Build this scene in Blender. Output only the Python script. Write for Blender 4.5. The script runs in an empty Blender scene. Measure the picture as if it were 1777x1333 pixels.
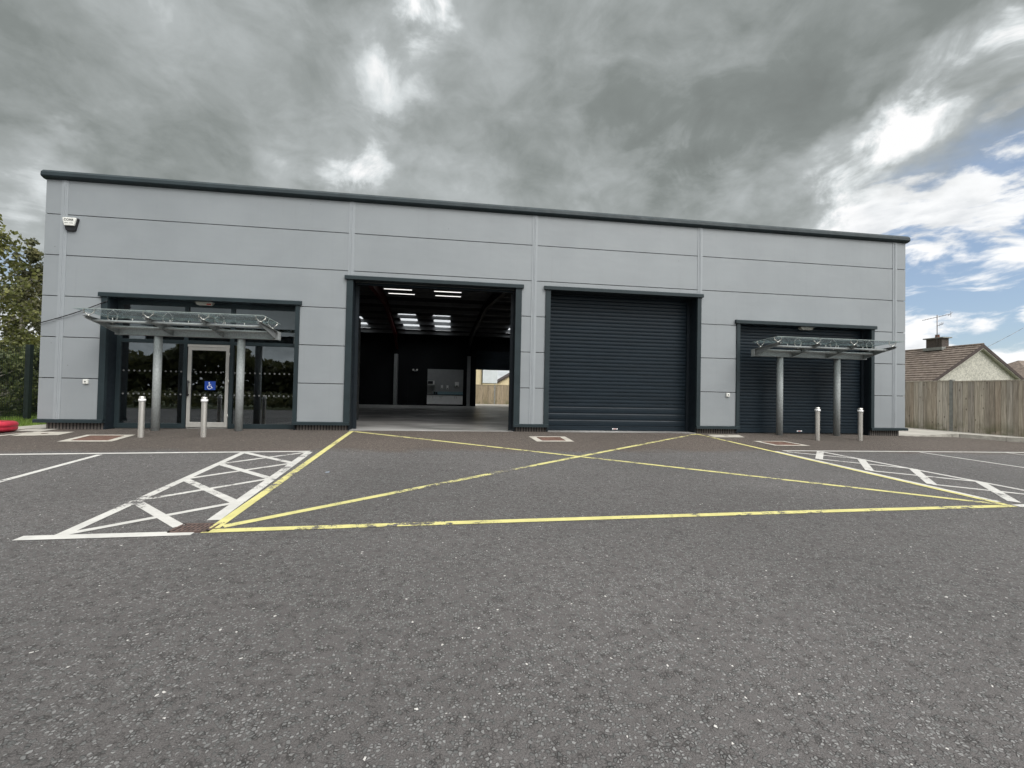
import bpy, math, random
from mathutils import Vector, Matrix, noise as mnoise
R = math.radians
sc = bpy.context.scene
COL = sc.collection
random.seed(7)

# ------------------------------------------------------------------ node helpers
class NT:
    def __init__(s, tree):
        s.t = tree; s.n = tree.nodes; s.l = tree.links
    def new(s, kind, **kw):
        nd = s.n.new(kind)
        for k, v in kw.items():
            setattr(nd, k, v)
        return nd
    def link(s, a, b):
        s.l.new(a, b)
    def val(s, sock, v):
        if hasattr(v, 'is_linked') or isinstance(v, bpy.types.NodeSocket):
            s.l.new(v, sock)
        else:
            if isinstance(v, (tuple, list)) and len(v) == 3 and sock.type == 'RGBA':
                v = (*v, 1)
            sock.default_value = v
    def math(s, op, a, b=0.0, c=None, clamp=False):
        nd = s.new('ShaderNodeMath', operation=op, use_clamp=clamp)
        s.val(nd.inputs[0], a); s.val(nd.inputs[1], b)
        if c is not None: s.val(nd.inputs[2], c)
        return nd.outputs[0]
    def vmath(s, op, a, b=(0, 0, 0)):
        nd = s.new('ShaderNodeVectorMath', operation=op)
        s.val(nd.inputs[0], a)
        if op == 'SCALE': s.val(nd.inputs['Scale'], b)
        else: s.val(nd.inputs[1], b)
        return nd.outputs['Value'] if op in ('DOT_PRODUCT', 'LENGTH') else nd.outputs[0]
    def mapr(s, v, a, b, c=0.0, d=1.0, smooth=True):
        nd = s.new('ShaderNodeMapRange', interpolation_type='SMOOTHSTEP' if smooth else 'LINEAR')
        s.val(nd.inputs['Value'], v)
        s.val(nd.inputs['From Min'], a); s.val(nd.inputs['From Max'], b)
        s.val(nd.inputs['To Min'], c); s.val(nd.inputs['To Max'], d)
        return nd.outputs['Result']
    def mix(s, f, a, b, blend='MIX'):
        nd = s.new('ShaderNodeMix', data_type='RGBA', blend_type=blend)
        s.val(nd.inputs[0], f); s.val(nd.inputs[6], a); s.val(nd.inputs[7], b)
        return nd.outputs[2]
    def noise(s, vec, scale, detail=4, rough=.55, dist=0.0, color=False):
        nd = s.new('ShaderNodeTexNoise')
        s.val(nd.inputs['Vector'], vec)
        nd.inputs['Scale'].default_value = scale; nd.inputs['Detail'].default_value = detail
        nd.inputs['Roughness'].default_value = rough; nd.inputs['Distortion'].default_value = dist
        return nd.outputs['Color'] if color else nd.outputs['Fac']
    def pos(s):
        return s.new('ShaderNodeNewGeometry').outputs['Position']
    def bump(s, h, strength=.3, dist=.01):
        nd = s.new('ShaderNodeBump')
        nd.inputs['Strength'].default_value = strength; nd.inputs['Distance'].default_value = dist
        s.val(nd.inputs['Height'], h)
        return nd.outputs['Normal']

def new_mat(name):
    m = bpy.data.materials.new(name); m.use_nodes = True
    nt = NT(m.node_tree)
    return m, nt, nt.n['Principled BSDF']

def mat(name, col, rough=.5, metal=0.0, var=.12, vscale=6.0, bscale=0, bstr=.2, bdist=.004, spec=.5, stretch=(1, 1, 1), col2=None):
    """painted / weathered surface: base colour with soft blotches and an optional fine bump"""
    m, nt, b = new_mat(name)
    p = nt.vmath('MULTIPLY', nt.pos(), stretch)
    n = nt.noise(p, vscale, 6, .6)
    lo = tuple(c * (1 - var) for c in col)
    hi = tuple(min(1, c * (1 + var)) for c in (col2 or col))
    nt.link(nt.mix(nt.mapr(n, .3, .7), lo, hi), b.inputs['Base Color'])
    b.inputs['Roughness'].default_value = rough; b.inputs['Metallic'].default_value = metal
    b.inputs['Specular IOR Level'].default_value = spec
    nt.link(nt.mapr(nt.noise(p, vscale * 2.3, 3), .3, .7, rough * .85, min(1, rough * 1.15)), b.inputs['Roughness'])
    if bscale:
        nt.link(nt.bump(nt.noise(p, bscale, 3), bstr, bdist), b.inputs['Normal'])
    return m

def asphalt_nodes(nt):
    p = nt.pos()
    vor = nt.new('ShaderNodeTexVoronoi'); nt.val(vor.inputs['Vector'], p)
    vor.inputs['Scale'].default_value = 58
    sep = nt.new('ShaderNodeSeparateColor'); nt.link(vor.outputs['Color'], sep.inputs[0])
    rnd, rnd2 = sep.outputs[0], sep.outputs[1]
    ve = nt.new('ShaderNodeTexVoronoi', feature='DISTANCE_TO_EDGE'); nt.val(ve.inputs['Vector'], p)
    ve.inputs['Scale'].default_value = 58
    edge = ve.outputs['Distance']
    patch = nt.noise(p, 2.0, 5, .65, .4)
    patch2 = nt.noise(p, 6.0, 4, .6)
    expo = nt.math('ADD', nt.math('MULTIPLY', patch, .75), nt.math('MULTIPLY', patch2, .5))      # how open the surface is
    thr = nt.mapr(expo, .42, .84, .66, .30)
    stone = nt.math('MULTIPLY', nt.math('GREATER_THAN', rnd, thr), nt.mapr(edge, nt.math('MULTIPLY', rnd2, .16), nt.math('MULTIPLY_ADD', rnd2, .16, .07), 0, 1))
    fine = nt.noise(p, 210, 3, .7)
    mortar = nt.mix(nt.mapr(fine, .3, .72), (.065, .0615, .0608), (.144, .137, .1355))
    stonec = nt.mix(rnd2, (.090, .092, .091), (.24, .242, .24))
    c = nt.mix(stone, mortar, stonec)
    gap = nt.math('MULTIPLY', nt.mapr(edge, .20, .03), nt.mapr(nt.noise(p, 16.0, 4, .7), .47, .62))
    c = nt.mix(nt.math('MULTIPLY', gap, .68), c, (.022, .021, .020))
    c = nt.mix(nt.math('MULTIPLY', nt.math('GREATER_THAN', rnd, .9972), nt.mapr(edge, .08, .2)), c, (.55, .54, .52))
    big = nt.noise(p, .22, 4, .55)
    c = nt.mix(1, c, nt.mix(nt.mapr(big, .3, .7), (.86, .85, .84), (1.12, 1.1, 1.09)), 'MULTIPLY')
    # faint lanes left by tyres and older, browner tarmac by the building
    sx = nt.new('ShaderNodeSeparateXYZ'); nt.link(p, sx.inputs[0])
    yy = nt.math('ADD', sx.outputs[1], nt.math('MULTIPLY', nt.math('SUBTRACT', nt.noise(p, .9, 4), .5), 1.1))
    apron = nt.mapr(yy, -3.3, -2.7)
    c = nt.mix(nt.math('MULTIPLY', apron, .9), c, nt.mix(1, c, (.88, .76, .66), 'MULTIPLY'))
    h = nt.math('ADD', nt.math('MULTIPLY', nt.math('MINIMUM', edge, .2), nt.math('MULTIPLY_ADD', stone, 2.5, 1.0)), nt.math('MULTIPLY', fine, .35))
    return c, h

def asphalt():
    m, nt, b = new_mat('worn_asphalt')
    c, h = asphalt_nodes(nt)
    nt.link(c, b.inputs['Base Color'])
    b.inputs['Roughness'].default_value = .82; b.inputs['Specular IOR Level'].default_value = .3
    nt.link(nt.bump(h, .75, .012), b.inputs['Normal'])
    return m

def paint(name, col, wear):
    m, nt, b = new_mat(name)
    c, h = asphalt_nodes(nt)
    p = nt.pos()
    worn = nt.math('ADD', nt.math('MULTIPLY', nt.noise(nt.vmath('MULTIPLY', p, (.7, 1, 1)), 11, 7, .74), .62), nt.math('MULTIPLY', nt.noise(p, 48, 4, .7), .38))
    zone = nt.noise(p, .9, 4, .6)
    k = nt.math('ADD', worn, nt.math('MULTIPLY', nt.math('SUBTRACT', zone, .5), .72))
    a = nt.mapr(k, .66 - wear, .70 - wear, 1, 0)
    tone = nt.mix(nt.mapr(nt.noise(p, 5, 5, .65), .3, .75), col, tuple(x * .80 for x in col))
    nt.link(nt.mix(a, c, tone), b.inputs['Base Color'])
    b.inputs['Roughness'].default_value = .7; b.inputs['Specular IOR Level'].default_value = .3
    nt.link(nt.bump(h, .45, .008), b.inputs['Normal'])
    return m

def brick_mat(name, c1, c2, mortar, scale, bw, rh, msize=.02, swap=False, vertical_plane='XZ'):
    m, nt, b = new_mat(name)
    sx = nt.new('ShaderNodeSeparateXYZ'); nt.link(nt.pos(), sx.inputs[0])
    cb = nt.new('ShaderNodeCombineXYZ')
    u = nt.math('ADD', sx.outputs[0], sx.outputs[1])
    nt.link(u, cb.inputs[0]); nt.link(sx.outputs[2], cb.inputs[1])
    br = nt.new('ShaderNodeTexBrick')
    nt.link(cb.outputs[0], br.inputs['Vector'])
    br.inputs['Scale'].default_value = scale
    br.inputs['Color1'].default_value = (*c1, 1); br.inputs['Color2'].default_value = (*c2, 1); br.inputs['Mortar'].default_value = (*mortar, 1)
    br.inputs['Brick Width'].default_value = bw; br.inputs['Row Height'].default_value = rh; br.inputs['Mortar Size'].default_value = msize
    n = nt.noise(nt.pos(), 30, 5, .65)
    nt.link(nt.mix(1, br.outputs['Color'], nt.mix(n, (.75, .75, .75), (1.2, 1.18, 1.15)), 'MULTIPLY'), b.inputs['Base Color'])
    b.inputs['Roughness'].default_value = .88
    nt.link(nt.bump(br.outputs['Fac'], .4, -.01), b.inputs['Normal'])
    return m

def wood_mat(name, cols):
    """weathered boards: each loose board keeps its own tone, grain runs up the board, green algae near the foot and the rail"""
    m, nt, b = new_mat(name)
    g = nt.new('ShaderNodeNewGeometry')
    p = g.outputs['Position']
    rnd = g.outputs['Random Per Island']
    ramp = nt.new('ShaderNodeValToRGB')
    el = ramp.color_ramp.elements
    el[0].color = (*cols[0], 1); el[1].color = (*cols[-1], 1)
    for i, c in enumerate(cols[1:-1]):
        e = el.new((i + 1) / (len(cols) - 1)); e.color = (*c, 1)
    nt.link(rnd, ramp.inputs[0])
    off = nt.new('ShaderNodeCombineXYZ'); nt.link(nt.math('MULTIPLY', rnd, 37), off.inputs[0])
    grain = nt.noise(nt.vmath('ADD', nt.vmath('MULTIPLY', p, (30, 30, 1.4)), off.outputs[0]), 1.0, 6, .65, .6)
    c = nt.mix(1, ramp.outputs[0], nt.mix(nt.mapr(grain, .28, .72), (.60, .58, .55), (1.25, 1.24, 1.22)), 'MULTIPLY')
    knot = nt.new('ShaderNodeTexVoronoi'); nt.val(knot.inputs['Vector'], nt.vmath('ADD', nt.vmath('MULTIPLY', p, (7, 7, 2.8)), off.outputs[0]))
    knot.inputs['Scale'].default_value = 1.0
    c = nt.mix(nt.mapr(knot.outputs['Distance'], .16, .07, 0, .7), c, (.05, .038, .028))
    sx = nt.new('ShaderNodeSeparateXYZ'); nt.link(p, sx.inputs[0])
    alg = nt.math('MULTIPLY', nt.mapr(sx.outputs[2], .35, -.3), nt.mapr(nt.noise(p, 2.2, 4), .42, .62))
    c = nt.mix(nt.math('MULTIPLY', alg, .65), c, (.105, .115, .045))
    nt.link(c, b.inputs['Base Color'])
    b.inputs['Roughness'].default_value = .9
    nt.link(nt.bump(grain, .35, .006), b.inputs['Normal'])
    return m

def leaf_mat(name, ca, cb, trans=.35):
    m, nt, b = new_mat(name)
    g = nt.new('ShaderNodeNewGeometry')
    c = nt.mix(g.outputs['Random Per Island'], ca, cb)
    clump = nt.noise(g.outputs['Position'], 1.6, 3)
    c = nt.mix(1, c, nt.mix(nt.mapr(clump, .35, .65), (.72, .75, .7), (1.3, 1.25, 1.15)), 'MULTIPLY')
    nt.link(c, b.inputs['Base Color']); b.inputs['Roughness'].default_value = .55
    tr = nt.new('ShaderNodeBsdfTranslucent'); nt.link(c, tr.inputs['Color'])
    mx = nt.new('ShaderNodeMixShader'); mx.inputs[0].default_value = trans
    nt.link(b.outputs[0], mx.inputs[1]); nt.link(tr.outputs[0], mx.inputs[2])
    nt.link(mx.outputs[0], nt.n['Material Output'].inputs['Surface'])
    return m

def glass_mat(name, tint, refl=1.0, rough=.0, ior=1.5, wave=0.0, dirt=0.0):
    m, nt, b = new_mat(name)
    nt.n.remove(b)
    tr = nt.new('ShaderNodeBsdfTransparent'); tr.inputs[0].default_value = (*tint, 1)
    gl = nt.new('ShaderNodeBsdfGlossy'); gl.inputs['Roughness'].default_value = rough
    gl.inputs['Color'].default_value = (.92, .97, 1.0, 1)
    fr = nt.new('ShaderNodeFresnel'); fr.inputs[0].default_value = ior
    if wave:
        bp = nt.bump(nt.noise(nt.pos(), 1.1, 2, .4), wave, .02)
        nt.link(bp, gl.inputs['Normal'])
    mx = nt.new('ShaderNodeMixShader')
    nt.link(nt.math('MULTIPLY', fr.outputs[0], refl, clamp=True), mx.inputs[0])
    nt.link(tr.outputs[0], mx.inputs[1]); nt.link(gl.outputs[0], mx.inputs[2])
    out = mx.outputs[0]
    if dirt:
        df = nt.new('ShaderNodeBsdfDiffuse'); df.inputs[0].default_value = (.55, .575, .565, 1)
        tl = nt.new('ShaderNodeBsdfTranslucent'); tl.inputs[0].default_value = (.55, .575, .565, 1)
        a = nt.new('ShaderNodeMixShader'); a.inputs[0].default_value = .6
        nt.link(df.outputs[0], a.inputs[1]); nt.link(tl.outputs[0], a.inputs[2])
        c = nt.new('ShaderNodeMixShader'); nt.link(nt.mapr(nt.noise(nt.pos(), 3.0, 5), .3, .7, dirt * .6, dirt * 1.4), c.inputs[0])
        nt.link(out, c.inputs[1]); nt.link(a.outputs[0], c.inputs[2]); out = c.outputs[0]
    nt.link(out, nt.n['Material Output'].inputs['Surface'])
    return m

def emit_mat(name, col, s):
    m, nt, b = new_mat(name)
    b.inputs['Base Color'].default_value = (.8, .8, .8, 1)
    b.inputs['Emission Color'].default_value = (*col, 1); b.inputs['Emission Strength'].default_value = s
    return m

M = {}
M['asphalt'] = asphalt()
M['white_paint'] = paint('white_road_paint', (.56, .55, .52), .02)
M['white_worn'] = paint('worn_white_road_paint', (.55, .54, .51), .075)
M['yellow_paint'] = paint('yellow_road_paint', (.60, .555, .225), .10)
M['yellow_worn'] = paint('worn_yellow_road_paint', (.59, .55, .23), .13)
M['cladding'] = mat('grey_metal_cladding', (.262, .285, .300), .42, .0, .05, .6, 150, .22, .004)
def cladding():
    m, nt, b = new_mat('grey_metal_cladding')
    p = nt.pos()
    blot = nt.noise(p, .6, 5, .6)
    streak = nt.noise(nt.vmath('MULTIPLY', p, (7, 7, .22)), 1.0, 5, .65)
    c = nt.mix(nt.mapr(blot, .3, .7), (.240, .260, .274), (.266, .287, .302))
    c = nt.mix(nt.mapr(streak, .55, .80, 0, .45), c, (.215, .23, .235))
    speck = nt.new('ShaderNodeTexVoronoi'); nt.val(speck.inputs['Vector'], p); speck.inputs['Scale'].default_value = 2.2
    c = nt.mix(nt.mapr(speck.outputs['Distance'], .035, .02, 0, .6), c, (.10, .10, .10))
    nt.link(c, b.inputs['Base Color'])
    nt.link(nt.mapr(streak, .3, .7, .36, .50), b.inputs['Roughness'])
    h = nt.math('ADD', nt.math('MULTIPLY', nt.noise(p, 150, 3), .004), nt.math('MULTIPLY', nt.noise(nt.vmath('MULTIPLY', p, (.8, 1, 2.2)), 1.3, 2), .035))
    nt.link(nt.bump(h, .17, 1.0), b.inputs['Normal'])
    return m
M['cladding'] = cladding()
M['cladding_trim'] = mat('grey_joint_cover', (.290, .312, .330), .38, .0, .03, 2)
M['anthracite'] = mat('anthracite_trim', (.020, .0305, .035), .5, .0, .12, 2.5, spec=.25)
M['reveal'] = mat('anthracite_reveal_lining', (.009, .014, .019), .55, .0, .1, 2.5, spec=.3)
M['shutter'] = mat('dark_blue_shutter_steel', (.0088, .0160, .0230), .45, .0, .16, 3, spec=.22, stretch=(.4, 1, 5))
M['dark'] = mat('black_backing', (.012, .012, .013), .8, 0, .1)
M['plinth'] = brick_mat('dark_soldier_brick', (.165, .145, .135), (.115, .105, .10), (.022, .021, .020), 1.0, .075, .60, .016)
M['concrete'] = mat('pale_concrete', (.40, .375, .325), .85, 0, .16, 5, 60, .3)
M['kerb'] = mat('weathered_kerb_concrete', (.30, .285, .25), .9, 0, .22, 6, 70, .3)
M['path'] = mat('grey_path_concrete', (.37, .35, .31), .9, 0, .15, 2.0, 60, .3)
M['rust_infill'] = mat('rust_brown_cover', (.118, .064, .047), .85, 0, .25, 9, 60, .3)
M['iron'] = mat('rusty_cast_iron', (.105, .070, .060), .7, .1, .3, 18, 90, .3)
M['galv'] = mat('galvanised_steel', (.31, .33, .33), .6, .08, .16, 30, stretch=(1, 1, .6))
M['galv_dark'] = mat('dull_galvanised_steel', (.20, .212, .212), .6, .08, .15, 20)
M['stainless'] = mat('brushed_stainless', (.72, .70, .66), .30, .75, .06, 8, stretch=(1, 1, .05))
M['reflective'] = mat('white_reflective_band', (.82, .82, .82), .4, 0, .04)
M['silver'] = mat('satin_aluminium', (.44, .43, .405), .38, .25, .05, 6)
M['white_plastic'] = mat('white_plastic', (.72, .72, .68), .4, 0, .05)
M['beige_plastic'] = mat('beige_plastic', (.34, .32, .28), .45, 0, .06)
M['black_plastic'] = mat('black_plastic', (.012, .012, .014), .4, 0, .1)
M['red_plastic'] = mat('red_painted_rubber', (.40, .018, .040), .45, 0, .15, 8)
M['orange_red'] = mat('red_lens', (.35, .05, .03), .4)
M['glass'] = glass_mat('tinted_shop_glass', (.36, .41, .44), 4.0, 0, 1.5, .03)
M['canopy_glass'] = glass_mat('canopy_glass', (.83, .865, .855), 1.0, .03, 1.5, 0, .06)
M['glass_edge'] = mat('green_glass_edge', (.27, .315, .30), .25)
M['frosted'] = mat('frosted_film', (.13, .135, .135), .6)
M['sign_blue'] = mat('blue_sign', (.012, .060, .36), .4, 0, .03)
M['sign_white'] = mat('white_sign_symbol', (.85, .86, .88), .4, 0, .02)
M['floor'] = mat('power_floated_concrete', (.30, .295, .285), .36, 0, .50, .8, stretch=(.45, 1, 1))
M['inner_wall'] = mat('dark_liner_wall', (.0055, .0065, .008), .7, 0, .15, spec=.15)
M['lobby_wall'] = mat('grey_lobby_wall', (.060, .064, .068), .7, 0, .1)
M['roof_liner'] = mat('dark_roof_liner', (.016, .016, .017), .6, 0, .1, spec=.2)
M['purlin'] = mat('galvanised_purlin', (.15, .155, .16), .5, .3, .1)
M['red_steel'] = mat('red_oxide_steel', (.07, .004, .004), .6, 0, .15, spec=.15)
M['inner_column'] = mat('boxed_pale_column', (.19, .20, .20), .6, 0, .06)
M['rooflight'] = None
M['lamp'] = emit_mat('lit_tube', (1, .98, .95), 1.5)
M['kitchen'] = mat('white_kitchen_front', (.72, .72, .71), .4, 0, .04)
M['kitchen_wall'] = mat('kitchen_wall_board', (.27, .28, .28), .6, 0, .05)
M['tile_blue'] = brick_mat('blue_splashback', (.20, .34, .38), (.14, .28, .34), (.34, .40, .42), 1.0, .15, .075, .008)
M['timber'] = wood_mat('weathered_fence_boards', [(.39, .33, .265), (.52, .475, .40), (.26, .22, .18), (.45, .41, .35), (.60, .56, .49), (.33, .30, .265)])
M['timber_back'] = wood_mat('pale_fence_boards', [(.30, .245, .165), (.36, .30, .21), (.24, .20, .14), (.40, .33, .24)])
M['post_concrete'] = mat('grey_concrete_post', (.23, .235, .22), .9, 0, .15, 8, 60, .3)
M['mesh_green'] = mat('dark_green_fence_paint', (.010, .018, .016), .5, 0, .1)
M['pebble'] = mat('pebbledash_render', (.48, .465, .41), .95, 0, .30, 13, 34, 1.0, .025)
M['cream'] = mat('cream_render', (.62, .52, .34), .9, 0, .06, 2)
M['pale_panel'] = mat('pale_grey_panel', (.55, .58, .60), .7, 0, .05, 2)
M['barge'] = mat('dark_brown_bargeboard', (.050, .034, .030), .7, 0, .2, 5)
M['roof_tile'] = mat('brown_concrete_tile', (.135, .105, .085), .9, 0, .22, 3.0, 30, .4, .02, stretch=(1, 1.5, 2), col2=(.175, .14, .115))
M['chimney'] = brick_mat('brown_chimney_brick', (.085, .062, .052), (.055, .042, .038), (.12, .11, .10), 1.0, .22, .075, .01)
M['pot'] = mat('clay_pot', (.20, .085, .055), .8, 0, .15)
M['aerial'] = mat('grey_aerial_metal', (.22, .20, .20), .5, .5, .1)
M['bark'] = mat('pale_bark', (.21, .195, .16), .9, 0, .3, 9, 40, .4, stretch=(1, 1, .4))
M['leaf'] = leaf_mat('leaves_olive', (.095, .112, .034), (.205, .210, .070))
M['leaf_dark'] = leaf_mat('leaves_dark', (.062, .070, .034), (.145, .142, .066))
M['leaf_hedge'] = leaf_mat('leaves_hedge', (.060, .085, .028), (.150, .170, .062))
M['grass'] = leaf_mat('grass_blades', (.10, .17, .025), (.19, .27, .055), .3)
M['soil'] = mat('ground_soil', (.07, .085, .035), .95, 0, .3, 1.5)

def rooflight_mat():
    m, nt, b = new_mat('translucent_rooflight')
    nt.n.remove(b)
    tr = nt.new('ShaderNodeBsdfTransparent'); tr.inputs[0].default_value = (.72, .76, .80, 1)
    tl = nt.new('ShaderNodeBsdfTranslucent'); tl.inputs[0].default_value = (.8, .82, .85, 1)
    mx = nt.new('ShaderNodeMixShader'); mx.inputs[0].default_value = .45
    nt.link(tr.outputs[0], mx.inputs[1]); nt.link(tl.outputs[0], mx.inputs[2])
    nt.link(mx.outputs[0], nt.n['Material Output'].inputs['Surface'])
    return m
M['rooflight'] = rooflight_mat()

# ------------------------------------------------------------------ mesh helpers
ORIGIN = {}
def wloc(parent):
    return ORIGIN.get(parent, Vector((0, 0, 0))) if parent else Vector((0, 0, 0))

class MB:
    def __init__(s):
        s.v = []; s.f = []; s.sm = []; s.mi = []
    def face(s, pts, smooth=False, mi=0):
        i = len(s.v); s.v += [tuple(p) for p in pts]
        s.f.append(tuple(range(i, i + len(pts)))); s.sm.append(smooth); s.mi.append(mi)
        return s
    def box(s, x0, x1, y0, y1, z0, z1, mi=0):
        if x0 > x1: x0, x1 = x1, x0
        if y0 > y1: y0, y1 = y1, y0
        i = len(s.v)
        s.v += [(x0, y0, z0), (x1, y0, z0), (x1, y1, z0), (x0, y1, z0), (x0, y0, z1), (x1, y0, z1), (x1, y1, z1), (x0, y1, z1)]
        for f in ((0, 3, 2, 1), (4, 5, 6, 7), (0, 1, 5, 4), (1, 2, 6, 5), (2, 3, 7, 6), (3, 0, 4, 7)):
            s.f.append(tuple(i + k for k in f)); s.sm.append(False); s.mi.append(mi)
        return s
    def prism(s, poly, axis, a0, a1, mi=0, smooth=False):
        """poly of 2D points extruded along axis; axis 'x': (y,z), 'y': (x,z), 'z': (x,y)"""
        def P(q, a):
            return {'x': (a, q[0], q[1]), 'y': (q[0], a, q[1]), 'z': (q[0], q[1], a)}[axis]
        n = len(poly); i = len(s.v)
        s.v += [P(q, a0) for q in poly] + [P(q, a1) for q in poly]
        s.f.append(tuple(range(i, i + n))[::-1]); s.sm.append(False); s.mi.append(mi)
        s.f.append(tuple(range(i + n, i + 2 * n))); s.sm.append(False); s.mi.append(mi)
        for k in range(n):
            k2 = (k + 1) % n
            s.f.append((i + k, i + k2, i + n + k2, i + n + k)); s.sm.append(smooth); s.mi.append(mi)
        return s
    def strip(s, prof, x0, x1, mi=0):
        """open (y,z) profile drawn along x"""
        i = len(s.v); n = len(prof)
        s.v += [(x0, y, z) for y, z in prof] + [(x1, y, z) for y, z in prof]
        for k in range(n - 1):
            s.f.append((i + k, i + n + k, i + n + k + 1, i + k + 1)); s.sm.append(False); s.mi.append(mi)
        return s
    def tube(s, p0, p1, r0, r1=None, seg=10, cap=True, mi=0):
        r1 = r0 if r1 is None else r1
        p0 = Vector(p0); p1 = Vector(p1); d = (p1 - p0)
        if d.length < 1e-6: return s
        d.normalize()
        a = d.orthogonal().normalized(); b = d.cross(a)
        i = len(s.v)
        for p, r in ((p0, r0), (p1, r1)):
            for k in range(seg):
                t = 2 * math.pi * k / seg
                s.v.append(tuple(p + a * (r * math.cos(t)) + b * (r * math.sin(t))))
        for k in range(seg):
            k2 = (k + 1) % seg
            s.f.append((i + k, i + k2, i + seg + k2, i + seg + k)); s.sm.append(True); s.mi.append(mi)
        if cap:
            s.f.append(tuple(range(i, i + seg))[::-1]); s.sm.append(False); s.mi.append(mi)
            s.f.append(tuple(range(i + seg, i + 2 * seg))); s.sm.append(False); s.mi.append(mi)
        return s
    def path(s, pts, r, seg=8):
        for a, b in zip(pts[:-1], pts[1:]):
            s.tube(a, b, r, r, seg)
        return s
    def lathe(s, prof, c, seg=24, mi=0):
        i = len(s.v); n = len(prof)
        for k in range(seg):
            t = 2 * math.pi * k / seg
            for r, z in prof:
                s.v.append((c[0] + r * math.cos(t), c[1] + r * math.sin(t), c[2] + z))
        for k in range(seg):
            k2 = (k + 1) % seg
            for j in range(n - 1):
                s.f.append((i + k * n + j, i + k2 * n + j, i + k2 * n + j + 1, i + k * n + j + 1)); s.sm.append(True); s.mi.append(mi)
        return s
    def build(s, name, m, parent=None, bevel=0.0):
        o0 = wloc(parent)
        me = bpy.data.meshes.new(name)
        me.from_pydata([(x - o0.x, y - o0.y, z - o0.z) for x, y, z in s.v], [], s.f)
        me.polygons.foreach_set('use_smooth', s.sm)
        ms = m if isinstance(m, (list, tuple)) else [m]
        for q in ms: me.materials.append(q)
        if len(ms) > 1: me.polygons.foreach_set('material_index', s.mi)
        me.update()
        o = bpy.data.objects.new(name, me); COL.objects.link(o)
        if parent: o.parent = parent
        ORIGIN[o] = o0
        if bevel:
            b = o.modifiers.new('bevel', 'BEVEL'); b.width = bevel; b.segments = 2; b.limit_method = 'ANGLE'
        return o

def tag(o, label=None, cat=None, group=None, kind=None):
    if label: o['label'] = label
    if cat: o['category'] = cat
    if group: o['group'] = group
    if kind: o['kind'] = kind
    return o

def thing(name, loc, label, cat, group=None):
    o = bpy.data.objects.new(name, None); COL.objects.link(o)
    o.location = loc; o.empty_display_size = .2
    ORIGIN[o] = Vector(loc)
    return tag(o, label, cat, group)

def copy_tree(o, parent=None):
    c = o.copy(); COL.objects.link(c)
    if parent: c.parent = parent
    for ch in list(o.children):
        copy_tree(ch, c)
    return c

def text_mesh(body, size, name, m, parent, loc, extrude=.002, rot=(90, 0, 0)):
    cu = bpy.data.curves.new(name, 'FONT'); cu.body = body; cu.size = size; cu.extrude = extrude
    cu.align_x = 'CENTER'; cu.align_y = 'CENTER'; cu.offset = size * .010; cu.space_character = 1.06
    t = bpy.data.objects.new('tmp', cu); COL.objects.link(t)
    dg = bpy.context.evaluated_depsgraph_get()
    me = bpy.data.meshes.new_from_object(t.evaluated_get(dg))
    bpy.data.objects.remove(t); bpy.data.curves.remove(cu)
    me.materials.clear(); me.materials.append(m)
    o = bpy.data.objects.new(name, me); COL.objects.link(o)
    o.parent = parent; o.location = Vector(loc) - wloc(parent); o.rotation_euler = [R(a) for a in rot]
    return o

# ------------------------------------------------------------------ ground heights (car park falls away from the building)
def zx(x):
    x = max(-14, min(18, x)); return -.213 - .0003 * (x - 2) ** 2
def gz(x, y):
    return zx(x) + .042 * max(-18, min(y, 0))

def sheet(name, xs, ys, dz, m, inside=None):
    b = MB()
    idx = {}
    for j, y in enumerate(ys):
        for i, x in enumerate(xs):
            idx[i, j] = len(b.v); b.v.append((x, y, gz(x, y) + dz))
    for j in range(len(ys) - 1):
        for i in range(len(xs) - 1):
            if inside and not inside((xs[i] + xs[i + 1]) / 2, (ys[j] + ys[j + 1]) / 2): continue
            b.f.append((idx[i, j], idx[i + 1, j], idx[i + 1, j + 1], idx[i, j + 1])); b.sm.append(False); b.mi.append(0)
    return tag(b.build(name, m), kind='structure')

far = [-1500, -700, -300, -150, -90, -60, -45]
sheet('ground', far + list(range(-36, 37, 2)) + [45, 60, 90, 150, 300, 700, 1500], far + list(range(-36, 1, 2)) + [1, 3, 6, 12, 20, 30, 45, 60, 90, 150, 300, 700, 1500], -.05, M['soil'])
sheet('car_park', [-45, -30] + list(range(-20, 24)), [-27, -24, -22] + list(range(-20, 1)) + [.38], 0, M['asphalt'])
FLZ = -.208
b = MB().box(-9.7, 13.85, .36, 20.5, FLZ - .1, FLZ)
b.box(-2.70, 1.66, -.02, .36, FLZ - .1, FLZ); b.box(2.64, 7.05, -.02, .36, FLZ - .1, FLZ)
tag(b.build('floor_slab', M['floor']), kind='structure')
# pavement down the two sides and behind
b = MB()
b.face([(-10.95, .35, gz(-10.9, 0) + .012), (-10.25, -.35, gz(-10.2, -.35) + .012), (-9.5, -.45, gz(-9.5, -.45) + .012), (-9.5, .1, gz(-9.6, 0) + .012), (-9.9, .1, gz(-9.6, 0) + .012), (-9.9, 26, -.25), (-10.95, 26, -.25)])
tag(b.build('side_pavement', M['path']), kind='structure')
KC = [(14.05, -.02), (15.75, -.06), (15.95, -.12), (17.35, -1.52), (18.9, -3.1), (20.6, -4.9)]       # kerb line
b = MB()
b.face([(14.0, .02, -.205 - .05), (15.75, -.02, -.205), (16.0, -.1, -.185), (17.4, -1.5, -.20), (18.9, -3.05, -.25), (19.5, -3.7, -.25), (19.5, 26.9, -.20), (14.0, 26.9, -.20)])
tag(b.build('path', M['path']), kind='structure')
b = MB().face([(-30, 20.7, -.225), (13.9, 20.7, -.225), (13.9, 26.95, -.225), (-30, 26.95, -.225)])
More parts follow.
